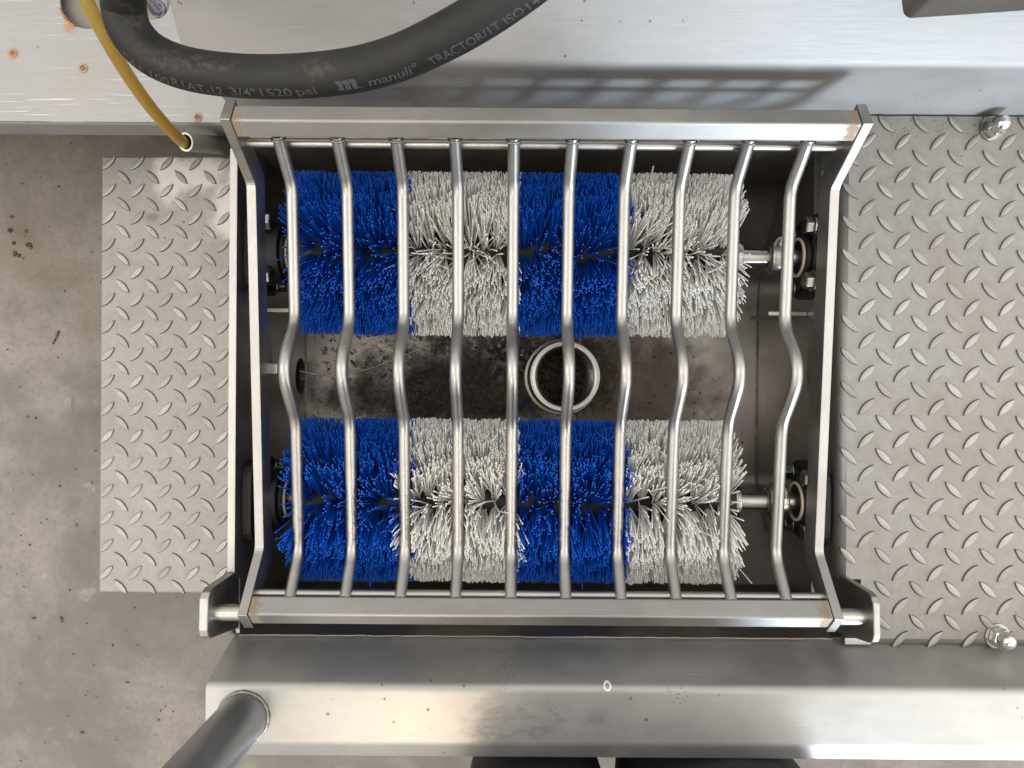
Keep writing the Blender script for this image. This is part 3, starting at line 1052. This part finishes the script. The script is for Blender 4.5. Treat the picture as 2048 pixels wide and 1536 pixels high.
def bristle_mesh(name, base, mid, tip, rad, mats):
    """four-sided bent bristles as one mesh; cut ends take the second material"""
    n = len(base)
    rings = []
    for p, q in ((base, mid), (mid, tip), (tip, None)):
        d = (tip - base)
        d /= np.linalg.norm(d, axis=1)[:, None]
        up = np.where(np.abs(d[:, [0]]) < .9, np.array([[1., 0, 0]]), np.array([[0, 1., 0]]))
        a = np.cross(d, up); a /= np.linalg.norm(a, axis=1)[:, None]
        b = np.cross(d, a)
        ph = rad[:, None] * 1.0
        rings.append(np.stack([p + a * ph, p + b * ph, p - a * ph, p - b * ph], 1))
    V = np.concatenate(rings, 1).reshape(-1, 3)            # n x 12
    f = []
    for r in range(2):
        for k in range(4):
            l = (k + 1) % 4
            f.append((r * 4 + k, r * 4 + l, (r + 1) * 4 + l, (r + 1) * 4 + k))
    f.append((8, 9, 10, 11))
    f = np.array(f)
    Fq = (f[None] + (np.arange(n) * 12)[:, None, None]).reshape(-1)
    nf = n * 9
    me = bpy.data.meshes.new(name)
    me.vertices.add(len(V)); me.vertices.foreach_set('co', V.astype(np.float32).ravel())
    me.loops.add(nf * 4); me.loops.foreach_set('vertex_index', Fq.astype(np.int32))
    me.polygons.add(nf)
    me.polygons.foreach_set('loop_start', np.arange(0, nf * 4, 4, dtype=np.int32))
    me.polygons.foreach_set('loop_total', np.full(nf, 4, dtype=np.int32))
    mi = np.tile(np.array([0] * 8 + [1], dtype=np.int32), n)
    me.polygons.foreach_set('material_index', mi)
    me.polygons.foreach_set('use_smooth', np.tile(np.array([True] * 8 + [False]), n))
    for m in mats: me.materials.append(m)
    me.update(calc_edges=True)
    return me


def ring_bristles(x0, yc, phase, first, last, twist):
    """tufts of one brush ring between x0 and x0 + SEC/2"""
    cols, per = 4, 15
    nb = 33
    cx = (np.arange(cols) + .5) / cols * (SEC / 2) + x0
    BX, AN, TX, TA, RT = [], [], [], [], []
    for ci in range(cols):
        for t in range(per):
            ang = 2 * math.pi * (t + .5 * (ci % 2)) / per + phase + twist * ci
            # tuft root disc
            rr = .0044 * np.sqrt(rng.random(nb)); ra = rng.random(nb) * 2 * math.pi
            bx = cx[ci] + rr * np.cos(ra)
            ba = ang + rr * np.sin(ra) / R_CORE
            # splay, whole tuft leans a little
            lean_x, lean_a = rng.normal(0, .0045), rng.normal(0, .045)
            e = 0
            if first: e = -.0085 * max(0, 1 - ci / 2.2)
            if last: e = .0025 * max(0, 1 - (cols - 1 - ci) / 2.2)
            tx = cx[ci] + lean_x + e + rr * np.cos(ra) * 1.6 + rng.normal(0, .0072, nb)
            ta = ang + lean_a + rr * np.sin(ra) / R_CORE * .95 + rng.normal(0, .058, nb)
            BX.append(bx); AN.append(ba); TX.append(tx); TA.append(ta)
            RT.append(R_TIP + rng.normal(0, .0007, nb) - np.abs(rng.normal(0, .0008, nb)) - abs(rng.normal(0, .0009)))
    BX, AN, TX, TA, RT = map(np.concatenate, (BX, AN, TX, TA, RT))
    # boots have combed the crown apart: bristles lean away from the top line
    q = (np.mod(TA, 2 * np.pi) - np.pi / 2)
    TA = TA + .25 * np.tanh(q / .12) * np.exp(-(q / .55) ** 2)
    lo_, hi_ = x0 - (.013 if first else .004), x0 + SEC / 2 + (.006 if last else .004)
    TX = np.where(TX < lo_, lo_ + rng.random(len(TX)) * .012, np.where(TX > hi_, hi_ - rng.random(len(TX)) * .012, TX))
    base = np.stack([BX, yc + R_CORE * np.cos(AN) * .96, AX_Z + R_CORE * np.sin(AN) * .96], 1)
    tip = np.stack([TX, yc + RT * np.cos(TA), AX_Z + RT * np.sin(TA)], 1)
    # the grate bars push the bristles aside
    zr = np.interp(tip[:, 1], ry, rz)
    up = tip[:, 2] > zr - .0075
    for xr in RODX:
        dx = tip[:, 0] - xr
        hit = up & (np.abs(dx) < .0078)
        sg = np.where(dx >= 0, 1.0, -1.0)
        tip[hit, 0] = (xr + sg * (.0078 + np.abs(rng.normal(0, .003, len(dx)))))[hit]
    mid = base * .45 + tip * .55
    bow = rng.normal(0, .0006, (len(base), 3))
    mid = mid + bow
    for xr in RODX:
        zm = np.interp(mid[:, 1], ry, rz)
        dx = mid[:, 0] - xr
        hit = (mid[:, 2] > zm - .007) & (np.abs(dx) < .0075)
        mid[hit, 0] = (xr + np.where(dx >= 0, 1, -1) * .008)[hit]
    return base, mid, tip


def strays(x0, yc, k, col):
    """a few long bent bristles sticking out"""
    a = rng.uniform(math.radians(5), math.radians(175), k)
    bx = x0 + rng.random(k) * SEC / 2
    base = np.stack([bx, yc + R_CORE * np.cos(a), AX_Z + R_CORE * np.sin(a)], 1)
    ta = a + rng.normal(0, .35, k)
    rt = R_TIP + rng.uniform(-.012, .008, k)
    rt = np.where(np.sin(ta) > .8, np.minimum(rt, R_TIP - .006), rt)
    tip = np.stack([bx + rng.normal(0, .024, k), yc + rt * np.cos(ta), AX_Z + rt * np.sin(ta)], 1)
    mid = (base + tip) / 2 + rng.normal(0, .006, (k, 3))
    return base, mid, tip


def roller(yc, label, phase):
    r = empty('brush_roller', (.0, yc, AX_Z), label, 'brush', 'rotary brushes in the trough')
    x_end = BX0 + 4 * SEC
    lathe('core', [(.0, BX0 - .006), (R_CORE - .001, BX0 - .006), (R_CORE, BX0 - .004), (R_CORE, x_end + .008), (R_CORE - .001, x_end + .010), (.0, x_end + .010)], M['black'], r, 36, 'X', (0, yc, AX_Z))
    lathe('shaft', [(.0, XL + .003), (.0100, XL + .003), (.0100, XR - .003), (.0, XR - .003)], M['shaft'], r, 28, 'X', (0, yc, AX_Z))
    lathe('end_washer', [(.0101, x_end + .0105), (.0185, x_end + .0105), (.0190, x_end + .012), (.0190, x_end + .0195), (.0185, x_end + .0205), (.0101, x_end + .0205)], M['shaft'], r, 36, 'X', (0, yc, AX_Z), closed=True)
    cl = lathe('shaft_collar', [(.0101, .2915), (.0135, .2915), (.0150, .2930), (.0195, .2930), (.0205, .2945), (.0205, .3120), (.0195, .3135), (.0101, .3135)], M['shaft'], r, 40, 'X', (0, yc, AX_Z), closed=True)
    vb, fb = hexbolt_vf(.0068, .0085, 'Z', (.3030, yc + .012, AX_Z + .0165), 1, .2)
    vb = [(x, y, z) for x, y, z in vb]
    mobj('set_screw', vb, fb, M['bolt'], cl, bevel=.0005)
    lathe('end_washer', [(.0101, BX0 - .016), (.0205, BX0 - .016), (.0210, BX0 - .0145), (.0210, BX0 - .0075), (.0205, BX0 - .0065), (.0101, BX0 - .0065)], M['shaft'], r, 36, 'X', (0, yc, AX_Z), closed=True)
    for k in range(8):
        blue = (k // 2) % 2 == 0
        x0 = BX0 + k * SEC / 2
        b1, m1, t1 = ring_bristles(x0, yc, phase + k * .21, k == 0, k == 7, .11)
        b2, m2, t2 = strays(x0, yc, 9, blue)
        base, mid, tip = np.concatenate([b1, b2]), np.concatenate([m1, m2]), np.concatenate([t1, t2])
        rad = rng.uniform(.00062, .00078, len(base)) * (1.0 if blue else 1.06)
        me = bristle_mesh('bristle_ring', base, mid, tip, rad, [M['blue'], M['blue_tip']] if blue else [M['white'], M['white_tip']])
        o = link('bristle_ring', me, r)
        o['kind'] = 'stuff'
        o['label'] = 'ring of blue bristles' if blue else 'ring of white bristles'
    return r


roller(AX_Y[0], 'blue and white bristle brush at the back, next to the upright panel', .15)
roller(AX_Y[1], 'blue and white bristle brush at the front, next to the hinge pins', .52)

# soil and crumbs in the trough
V, Fc = [], []
for _ in range(5200):
    dense = random.random()
    if dense < .62: x, y = random.gauss(-.09, .075), random.gauss(-.012, .026)
    elif dense < .86: x, y = random.gauss(0.0, .10), random.gauss(.0, .045)
    else: x, y = random.uniform(-.285, .33), random.uniform(-.10, .10)
    if not (-.288 < x < .342) or abs(y) > .115: continue
    if math.hypot(x - .0714, y - .0108) < .056: continue
    s = min(.0032, random.lognormvariate(-7.25, .5))
    n0 = len(V)
    rot = Matrix.Rotation(random.random() * 6.28, 3, Vector((random.random(), random.random(), random.random() + .01)).normalized())
    for p in ((1, 0, 0), (-1, 0, 0), (0, 1, 0), (0, -1, 0), (0, 0, .8), (0, 0, -.8)):
        q = rot @ Vector(p) * s * random.uniform(.7, 1.3)
        V.append((x + q.x, y + q.y, .0517 + q.z * .6 + s * .25))
    for a, b, c in ((0, 2, 4), (2, 1, 4), (1, 3, 4), (3, 0, 4), (2, 0, 5), (1, 2, 5), (3, 1, 5), (0, 3, 5)):
        Fc.append((n0 + a, n0 + b, n0 + c))
for _ in range(160):   # clods inside the drain collar
    a, rr = random.random() * 6.28, .036 * math.sqrt(random.random())
    x, y, s = .0714 + rr * math.cos(a), .0108 + rr * math.sin(a), random.uniform(.001, .0045)
    n0 = len(V)
    for p in ((1, 0, 0), (-1, 0, 0), (0, 1, 0), (0, -1, 0), (0, 0, .8), (0, 0, -.8)):
        V.append((x + p[0] * s * random.uniform(.7, 1.3), y + p[1] * s * random.uniform(.7, 1.3), .012 + p[2] * s + s * .3))
    for t in ((0, 2, 4), (2, 1, 4), (1, 3, 4), (3, 0, 4), (2, 0, 5), (1, 2, 5), (3, 1, 5), (0, 3, 5)):
        Fc.append(tuple(n0 + i for i in t))
tag(mobj('soil', V, Fc, M['soil']), 'dark brown soil crumbs washed into the bottom of the trough', 'soil', kind='stuff')

# loose strands in the trough
def strand(name, pts, r, mat, label, cat):
    o = tube(name, fillet(pts, .02, 6), r, mat, None, 6)
    return tag(o, label, cat)
zf = .0535
strand('loose_strand', [(*at(604, 742, 1.066).xy, zf + .012), (*at(660, 755, 1.066).xy, zf), (*at(735, 740, 1.066).xy, zf + .004), (*at(842, 698, 1.066).xy, zf + .006)], .0006, M['white'], 'long thin pale strand lying on the soil in the trough', 'strand')
strand('loose_bristle', [(*at(1041, 799, 1.066).xy, zf + .001), (*at(1055, 815, 1.066).xy, zf + .003), (*at(1072, 834, 1.066).xy, zf + .001)], .0008, M['blue'], 'single blue bristle lying on the trough floor beside the drain', 'bristle')

# ------------------------------------------------------------------ rusty shelf at the back left
shelf = empty('sheet_shelf', (-.50, .34, 0), 'pale steel shelf with rusty rivets behind the tread plate step', 'shelf')
ZS = CAM_H - .863
def shelf_top():
    bm = bmesh.new()
    pts = [(-1.2, .2985), (-.318, .2985), (-.306, .2955), (-.294, .2990), (-.294, .95), (-1.2, .95)]
    pts = [(-1.2, .2985), (-.335, .2985), (-.312, .2960), (-.297, .2915), (-.2965, .95), (-1.2, .95)]
    o = [bm.verts.new((x, y, ZS)) for x, y in pts]
    es = [bm.edges.new((o[i], o[(i + 1) % len(o)])) for i in range(len(o))]
    c = at(176, -2, .863)
    h = [bm.verts.new((c.x + .0325 * math.cos(2 * math.pi * k / 36), c.y + .0345 * math.sin(2 * math.pi * k / 36), ZS)) for k in range(36)]
    es += [bm.edges.new((h[i], h[(i + 1) % 36])) for i in range(36)]
    r = bmesh.ops.triangle_fill(bm, use_beauty=True, use_dissolve=False, edges=es)
    fs = [g for g in r['geom'] if isinstance(g, bmesh.types.BMFace)]
    ex = bmesh.ops.extrude_face_region(bm, geom=fs)
    bmesh.ops.translate(bm, verts=[g for g in ex['geom'] if isinstance(g, bmesh.types.BMVert)], vec=(0, 0, -.003))
    bmesh.ops.recalc_face_normals(bm, faces=bm.faces)
    me = bpy.data.meshes.new('shelf_top'); bm.to_mesh(me); bm.free()
    return link('shelf_top', me, shelf, M['shelf'])
shelf_top()
sheet_x('front_flange', [(.3010, ZS - .0032), (.2990, ZS - .0045), (.2985, ZS - .008), (.2985, ZS - .040)], -1.2, -.315, .002, M['sheet'], shelf, rad=0)
for xx in (-1.15, -.36):
    mobj('shelf_leg', *box_vf(xx, xx + .03, .62, .65, 0, ZS - .003), M['wall'], shelf, bevel=.002)
    mobj('shelf_leg', *box_vf(xx, xx + .03, .88, .91, 0, ZS - .003), M['wall'], shelf, bevel=.002)
c = at(176, -2, .863)
for (px, py, rr) in ((27, 107, .0046), (167, 137, .0052), (396, 235, .0048)):
    p = at(px, py, .863)
    rv = lathe('rusty_rivet', [(rr * 1.0, 0), (rr * .95, .0008), (rr * .62, .0014), (rr * .5, .0004), (.0, .0003)], M['shelf'], shelf, 18, 'Z', (p.x, p.y, ZS))
    V, Fc = lathe_vf([(rr * .56, .0004), (rr * .40, .0010 + rr * .02), (rr * .12, .0008), (.0001, .0002)], 14, 'Z', (p.x, p.y, ZS))
    V = [(x + random.uniform(-.0004, .0004), y + random.uniform(-.0004, .0004), z + random.uniform(0, .0004)) for x, y, z in V]
    mobj('rust_core', V, Fc, M['rust'], rv)
tube('cable_tube', [(c.x, c.y, ZS - .012), (c.x, c.y, .02)], .040, M['pvc'], shelf, 36)
# torn rusty rim of the pipe hole
c = at(176, -2, .863)
arc = [(c.x + .0328 * math.cos(t), c.y + .0348 * math.sin(t), ZS + .0003) for t in [math.radians(198 + i * 3.2) for i in range(16)]]
tube('rusty_rim', arc, [random.uniform(.0006, .0019) for _ in arc], M['rust'], shelf, 7)

# grey plastic pipe stub with the yellow hose running into it
pm, pe = at(371, 284, .845), at(449, 291, .905)
dirp = (pe - pm).normalized()
pipe = empty('pipe_stub', pe, 'grey plastic pipe stub that takes the end of the yellow hose', 'pipe')
def pipe_mesh():
    n = 32
    up = Vector((0, 1, 0)); a = dirp.cross(up).normalized(); b = dirp.cross(a)
    V, Fc = [], []
    rings = ((pm, .0103), (pe + dirp * .01, .0103))
    rin = ((pe + dirp * .01, .0082), (pm, .0082))
    for p, r in rings + rin:
        for k in range(n):
            t = 2 * math.pi * k / n
            V.append(p + (a * math.cos(t) + b * math.sin(t)) * r)
    for q in range(4):
        for k in range(n):
            l = (k + 1) % n
            Fc.append((q * n + k, q * n + l, ((q + 1) % 4) * n + l, ((q + 1) % 4) * n + k))
    o = mobj('pipe_wall', V, Fc, [M['pvc'], M['pvc_rim']], pipe, smooth=True)
    for p in o.data.polygons:
        c = p.center
        if abs((c - pm).dot(dirp)) < 1e-4: p.material_index = 1; p.use_smooth = False
    return o
pipe_mesh()
gv, gf = tube_vf([pe - dirp * .001, pe + dirp * .022], .0150, 28)
mobj('rubber_bush', gv, gf, M['black'], pipe, smooth=False, bevel=.002)
mobj('pipe_clamp', *box_vf(pe.x - .006, XL - .0085, pe.y - .006, pe.y + .006, pe.z - .020, pe.z - .012), M['wall'], pipe, bevel=.001)

yp = [at(*q) for q in ((373, 291, .862), (366, 284, .842), (346, 266, .812), (300, 213, .765), (254, 148, .715), (216, 84, .672), (181, 18, .640), (150, -48, .615), (118, -125, .590))]
def smooth_path(P, n=6):
    out = []
    for i in range(len(P) - 1):
        p0, p1, p2, p3 = P[max(0, i - 1)], P[i], P[i + 1], P[min(len(P) - 1, i + 2)]
        for k in range(n):
            t = k / n
            out.append(.5 * ((2 * p1) + (p2 - p0) * t + (2 * p0 - 5 * p1 + 4 * p2 - p3) * t * t + (3 * p1 - p0 - 3 * p2 + p3) * t ** 3))
    out.append(P[-1])
    return out
tag(tube('yellow_hose', smooth_path(yp), .0062, M['yellow'], None, 20), 'thin yellow hose hanging down into the grey pipe stub', 'hose')

# ------------------------------------------------------------------ black hydraulic hose with its print
hp_px = [(262, -130, .44), (250, -50, .475), (247, 8, .50), (257, 54, .505), (287, 95, .508), (332, 123, .510), (395, 142, .511), (480, 152, .510), (560, 153.5, .507), (640, 149, .502),
         (720, 138, .494), (800, 115, .484), (880, 78, .471), (950, 39, .460), (1015, -4, .450), (1090, -62, .438), (1180, -150, .420)]
HR = .01425
hpath = smooth_path([at(*q) for q in hp_px], 10)
hose = tag(tube('rubber_hose', hpath, HR, M['rubber'], None, 36), 'thick black rubber hose with grey print curving over the back panel', 'hose')

cum = [0.0]
for i in range(1, len(hpath)): cum.append(cum[-1] + (hpath[i] - hpath[i - 1]).length)
def proj(p):
    D = CAM_H - p.z
    u, v = p.x * FPX / D, -p.y * FPX / D
    c, s = math.cos(ROLL), math.sin(ROLL)
    return 1024 + u * c - v * s, 768 + u * s + v * c
hpix = [proj(p) for p in hpath]
def s_at_px(px):
    """arc length where the lower run of the hose passes picture column px"""
    for i in range(20, len(hpix) - 1):
        if hpix[i][0] <= px <= hpix[i + 1][0]:
            t = (px - hpix[i][0]) / (hpix[i + 1][0] - hpix[i][0])
            return cum[i] + t * (cum[i + 1] - cum[i])
    return cum[-1]
def hose_frame(s):
    i = 0
    while i < len(cum) - 2 and cum[i + 1] < s: i += 1
    t = (s - cum[i]) / (cum[i + 1] - cum[i])
    p = hpath[i].lerp(hpath[i + 1], t)
    ta = (hpath[min(i + 1, len(hpath) - 1)] - hpath[max(0, i)]).normalized()
    tb = (hpath[min(i + 2, len(hpath) - 1)] - hpath[min(i + 1, len(hpath) - 2)]).normalized()
    d = ta.lerp(tb, t).normalized()
    view = (Vector((0, 0, CAM_H)) - p)
    n = (view - d * view.dot(d)).normalized()     # side that faces upwards
    b = d.cross(n).normalized()                   # towards the back
    return p, d, n, b
def sliced(me):
    bm = bmesh.new(); bm.from_mesh(me)
    bmesh.ops.remove_doubles(bm, verts=bm.verts, dist=1e-5)
    for k in range(-2, 9):
        bmesh.ops.bisect_plane(bm, geom=bm.verts[:] + bm.edges[:] + bm.faces[:], plane_co=(0, k * .12 + .003, 0), plane_no=(0, 1, 0))
    bm.verts.index_update()
    V = [tuple(x.co) for x in bm.verts]; Fc = [tuple(q.index for q in p.verts) for p in bm.faces]
    bm.free()
    return V, Fc
def text_mesh(txt, shear=0.0):
    cu = bpy.data.curves.new('print', 'FONT')
    cu.body = txt; cu.size = 1.0; cu.resolution_u = 3; cu.shear = shear; cu.offset = .012
    o = bpy.data.objects.new('print', cu)
    COL.objects.link(o)
    dg = bpy.context.evaluated_depsgraph_get()
    me = bpy.data.meshes.new_from_object(o.evaluated_get(dg))
    V, Fc = sliced(me)
    bpy.data.objects.remove(o); bpy.data.curves.remove(cu); bpy.data.meshes.remove(me)
    return V, Fc
def logo_vf():
    parts = []
    for k in range(3):
        x = k * .40
        V = [(x, .0), (x + .30, .0), (x + .30, .62), (x + .22, .78), (x - .10, .78), (x - .10, .58), (x, .54)]
        V = [(a + b * .12, b, 0) for a, b in V]
        parts.append((V, [tuple(range(len(V)))]))
    x = 1.1
    parts.append(([(x + .02, 0, 0), (x + .22, .0, 0), (x + .20, .10, 0), (x + .02, .12, 0)], [(0, 1, 2, 3)]))
    V, Fc = join(parts)
    me = bpy.data.meshes.new('logo'); me.from_pydata(V, [], Fc)
    r = sliced(me); bpy.data.meshes.remove(me)
    return r
def hose_print(vf, px0, px1, ang, height):
    V, Fc = vf
    xs = [q[0] for q in V]
    x0, x1 = min(xs), max(xs)
    s0, s1 = s_at_px(px0), s_at_px(px1)
    out = []
    for x, y, z in V:
        s = s0 + (x - x0) / (x1 - x0) * (s1 - s0)
        a = math.radians(ang) - (y - .36) * height / .72 / HR
        p, d, n, b = hose_frame(s)
        q = p + (n * math.cos(a) + b * math.sin(a)) * (HR + .00022)
        out.append(q)
    me = bpy.data.meshes.new('lettering')
    me.from_pydata([tuple(q) for q in out], [], Fc)
    return link('lettering', me, hose, M['print'])
HT = .0066
for txt, a, b, ang, sh in (('SAE', 281, 313, 60, 0), ('100', 323, 356, 54, 0), ('R1AT-12', 361, 457, 46, 0), ('3/4"', 472, 522, 43, 0), ('1520', 531, 592, 42, 0), ('psi', 601, 641, 40, 0),
                           ('manuli\u00b0', 741, 838, 37, .25), ('TRACTOR/1T', 858, 990, 40, 0), ('ISO', 999, 1034, 43, 0), ('1436-1', 1041, 1105, 45, 0)):
    hose_print(text_mesh(txt, sh), a, b, ang, HT)
hose_print(logo_vf(), 684, 728, 36, HT * 1.05)

# chrome hose fitting behind the upper end of the hose
fit = empty('hose_fitting', at(318, 0, .60), 'polished chrome fitting half hidden behind the bend of the black hose', 'fitting')
c0 = at(306, 6, .585)
lathe('ferrule', [(.0, -.002), (.0080, -.002), (.0135, .0005), (.0150, .004), (.0142, .010), (.0118, .016), (.0112, .10), (.0, .10)], M['chrome'], fit, 32, 'Z', tuple(c0))
mobj('fitting_stem', *tube_vf([c0 + Vector((0, 0, .09)), c0 + Vector((0, .05, .16)), c0 + Vector((-.02, .12, .20))], .009, 16), M['chrome'], fit, smooth=True)

# ------------------------------------------------------------------ dark steel box, upper right
bx = at(1806, 39, .60)
boxo = empty('steel_box', (bx.x + .12, bx.y + .08, bx.z), 'dark grey steel box with rounded corners above the back panel', 'box')
def box_shell():
    a = math.radians(4.3)
    pts = []
    Wd, Dp, r = .26, .16, .007
    for (cx, cy, s0) in ((r, r, 180), (Wd - r, r, 270), (Wd - r, Dp - r, 0), (r, Dp - r, 90)):
        for k in range(7):
            t = math.radians(s0 + k * 15)
            pts.append((cx + r * math.cos(t), cy + r * math.sin(t)))
    pts = [(bx.x + x * math.cos(a) - y * math.sin(a) * 1.6, bx.y + x * math.sin(a) + y * math.cos(a)) for x, y in pts]
    n = len(pts)
    V = [(x, y, bx.z) for x, y in pts] + [(x, y, bx.z + .13) for x, y in pts]
    Fc = [tuple(range(n))[::-1], tuple(range(n, 2 * n))] + [(i, (i + 1) % n, n + (i + 1) % n, n + i) for i in range(n)]
    return mobj('box_shell', V, Fc, M['box'], boxo, bevel=.0015)
box_shell()
mobj('box_bracket', *box_vf(bx.x + .09, bx.x + .13, bx.y + .12, .50, bx.z + .02, bx.z + .06), M['box'], boxo, bevel=.002)
mobj('box_post', *box_vf(bx.x + .09, bx.x + .13, .50, .54, .0, bx.z + .06), M['box'], boxo, bevel=.002)

# ------------------------------------------------------------------ person taking the picture (only the trouser legs show)
person = empty('person', (.12, -.50, 0), 'person in black trousers standing right in front of the front beam', 'person')


def skin_obj(name, pts, edges, radii, mat, root, lev=2):
    me = bpy.data.meshes.new(name)
    me.from_pydata(pts, edges, [])
    o = link(name, me, person, mat)
    sk = o.modifiers.new('skin', 'SKIN')
    sk.use_smooth_shade = True
    sv = me.skin_vertices[0].data if me.skin_vertices else None
    if sv is None:
        bm = bmesh.new(); bm.from_mesh(me); bm.verts.layers.skin.verify(); bm.to_mesh(me); bm.free()
        sv = me.skin_vertices[0].data
    for i, r in enumerate(radii):
        sv[i].radius = r if isinstance(r, tuple) else (r, r)
        sv[i].use_root = (i == root)
    ss = o.modifiers.new('subd', 'SUBSURF'); ss.levels = ss.render_levels = lev
    return o


px_, py_ = .12, -.52
skin_obj('trousers', [(px_, py_, .97), (px_, py_, 1.02), (.045, -.515, .88), (.031, -.492, .62), (.031, -.475, .40), (.031, -.485, .20), (.031, -.495, .07),
                      (.200, -.515, .88), (.230, -.495, .62), (.232, -.480, .40), (.232, -.488, .20), (.232, -.495, .07)],
         [(0, 1), (0, 2), (2, 3), (3, 4), (4, 5), (5, 6), (0, 7), (7, 8), (8, 9), (9, 10), (10, 11)],
         [(.15, .12), (.16, .12), .115, .105, .094, .088, .084, .12, .118, .122, .114, .10], M['cloth'], 0)
body_pts = [(px_, py_, 1.0), (px_, py_ + .01, 1.16), (px_, py_ + .04, 1.32), (px_, py_ + .07, 1.44), (px_, py_ + .11, 1.52), (px_, py_ + .15, 1.60), (px_, py_ + .16, 1.68),
            (px_ - .17, py_ + .07, 1.42), (px_ - .24, py_ + .10, 1.24), (px_ - .16, py_ + .30, 1.26), (px_ - .12, py_ + .40, 1.27),
            (px_ + .17, py_ + .07, 1.42), (px_ + .24, py_ + .10, 1.24), (px_ + .06, py_ + .30, 1.26), (px_ - .01, py_ + .40, 1.27)]
skin_obj('body', body_pts, [(0, 1), (1, 2), (2, 3), (3, 4), (4, 5), (5, 6), (3, 7), (7, 8), (8, 9), (9, 10), (3, 11), (11, 12), (12, 13), (13, 14)],
         [(.13, .095), (.135, .095), (.15, .10), (.13, .085), .055, (.075, .09), (.065, .08), .06, .045, .035, (.04, .02), .06, .045, .035, (.04, .02)], M['jumper'], 0)
skin_obj('head', [(px_, py_ + .12, 1.535), (px_, py_ + .155, 1.61), (px_, py_ + .165, 1.69)], [(0, 1), (1, 2)], [(.052, .052), (.078, .096), (.068, .085)], M['skin'], 0)
skin_obj('hair', [(px_, py_ + .125, 1.655), (px_, py_ + .15, 1.72)], [(0, 1)], [(.085, .095), (.072, .085)], M['hair'], 0)
for xx in (.031, .232):
    pts = [(xx, -.56, .055), (xx, -.49, .06), (xx, -.43, .045), (xx, -.395, .035)]
    skin_obj('shoe', pts, [(0, 1), (1, 2), (2, 3)], [(.042, .045), (.045, .05), (.048, .038), (.04, .028)], M['black'], 0)
# two hands close on the sides of the phone, above the lens
for sx, hx in ((-1, px_ - .12), (1, px_ - .01)):
    base = Vector((hx, py_ + .41, 1.27))
    pts, ed, rd = [tuple(base), tuple(base + Vector((0, .05, 0)))], [(0, 1)], [(.034, .016), (.038, .014)]
    for k in range(4):
        r0 = base + Vector((-.027 + k * .018, .07, .0))
        n0 = len(pts)
        pts += [tuple(r0), tuple(r0 + Vector((0, .03, -.008))), tuple(r0 + Vector((0, .045, -.028)))]
        ed += [(1, n0), (n0, n0 + 1), (n0 + 1, n0 + 2)]
        rd += [.0095, .0088, .0078]
    n0 = len(pts)
    th = base + Vector((-sx * .035, .03, 0))
    pts += [tuple(th), tuple(th + Vector((-sx * .02, .03, -.005)))]
    ed += [(0, n0), (n0, n0 + 1)]
    rd += [.011, .0092]
    skin_obj('hand', pts, ed, rd, M['skin'], 0, 1)

# ------------------------------------------------------------------ keep flat faces flat: their borders are sharp edges
for me in bpy.data.meshes:
    np_, ne = len(me.polygons), len(me.edges)
    if not np_: continue
    sm = np.zeros(np_, bool); me.polygons.foreach_get('use_smooth', sm)
    if sm.all() or not sm.any(): continue
    tot = np.zeros(np_, np.int32); me.polygons.foreach_get('loop_total', tot)
    le = np.zeros(len(me.loops), np.int32); me.loops.foreach_get('edge_index', le)
    sharp = np.zeros(ne, bool); me.edges.foreach_get('use_edge_sharp', sharp)
    sharp[le[np.repeat(~sm, tot)]] = True
    me.edges.foreach_set('use_edge_sharp', sharp)
    me.update()
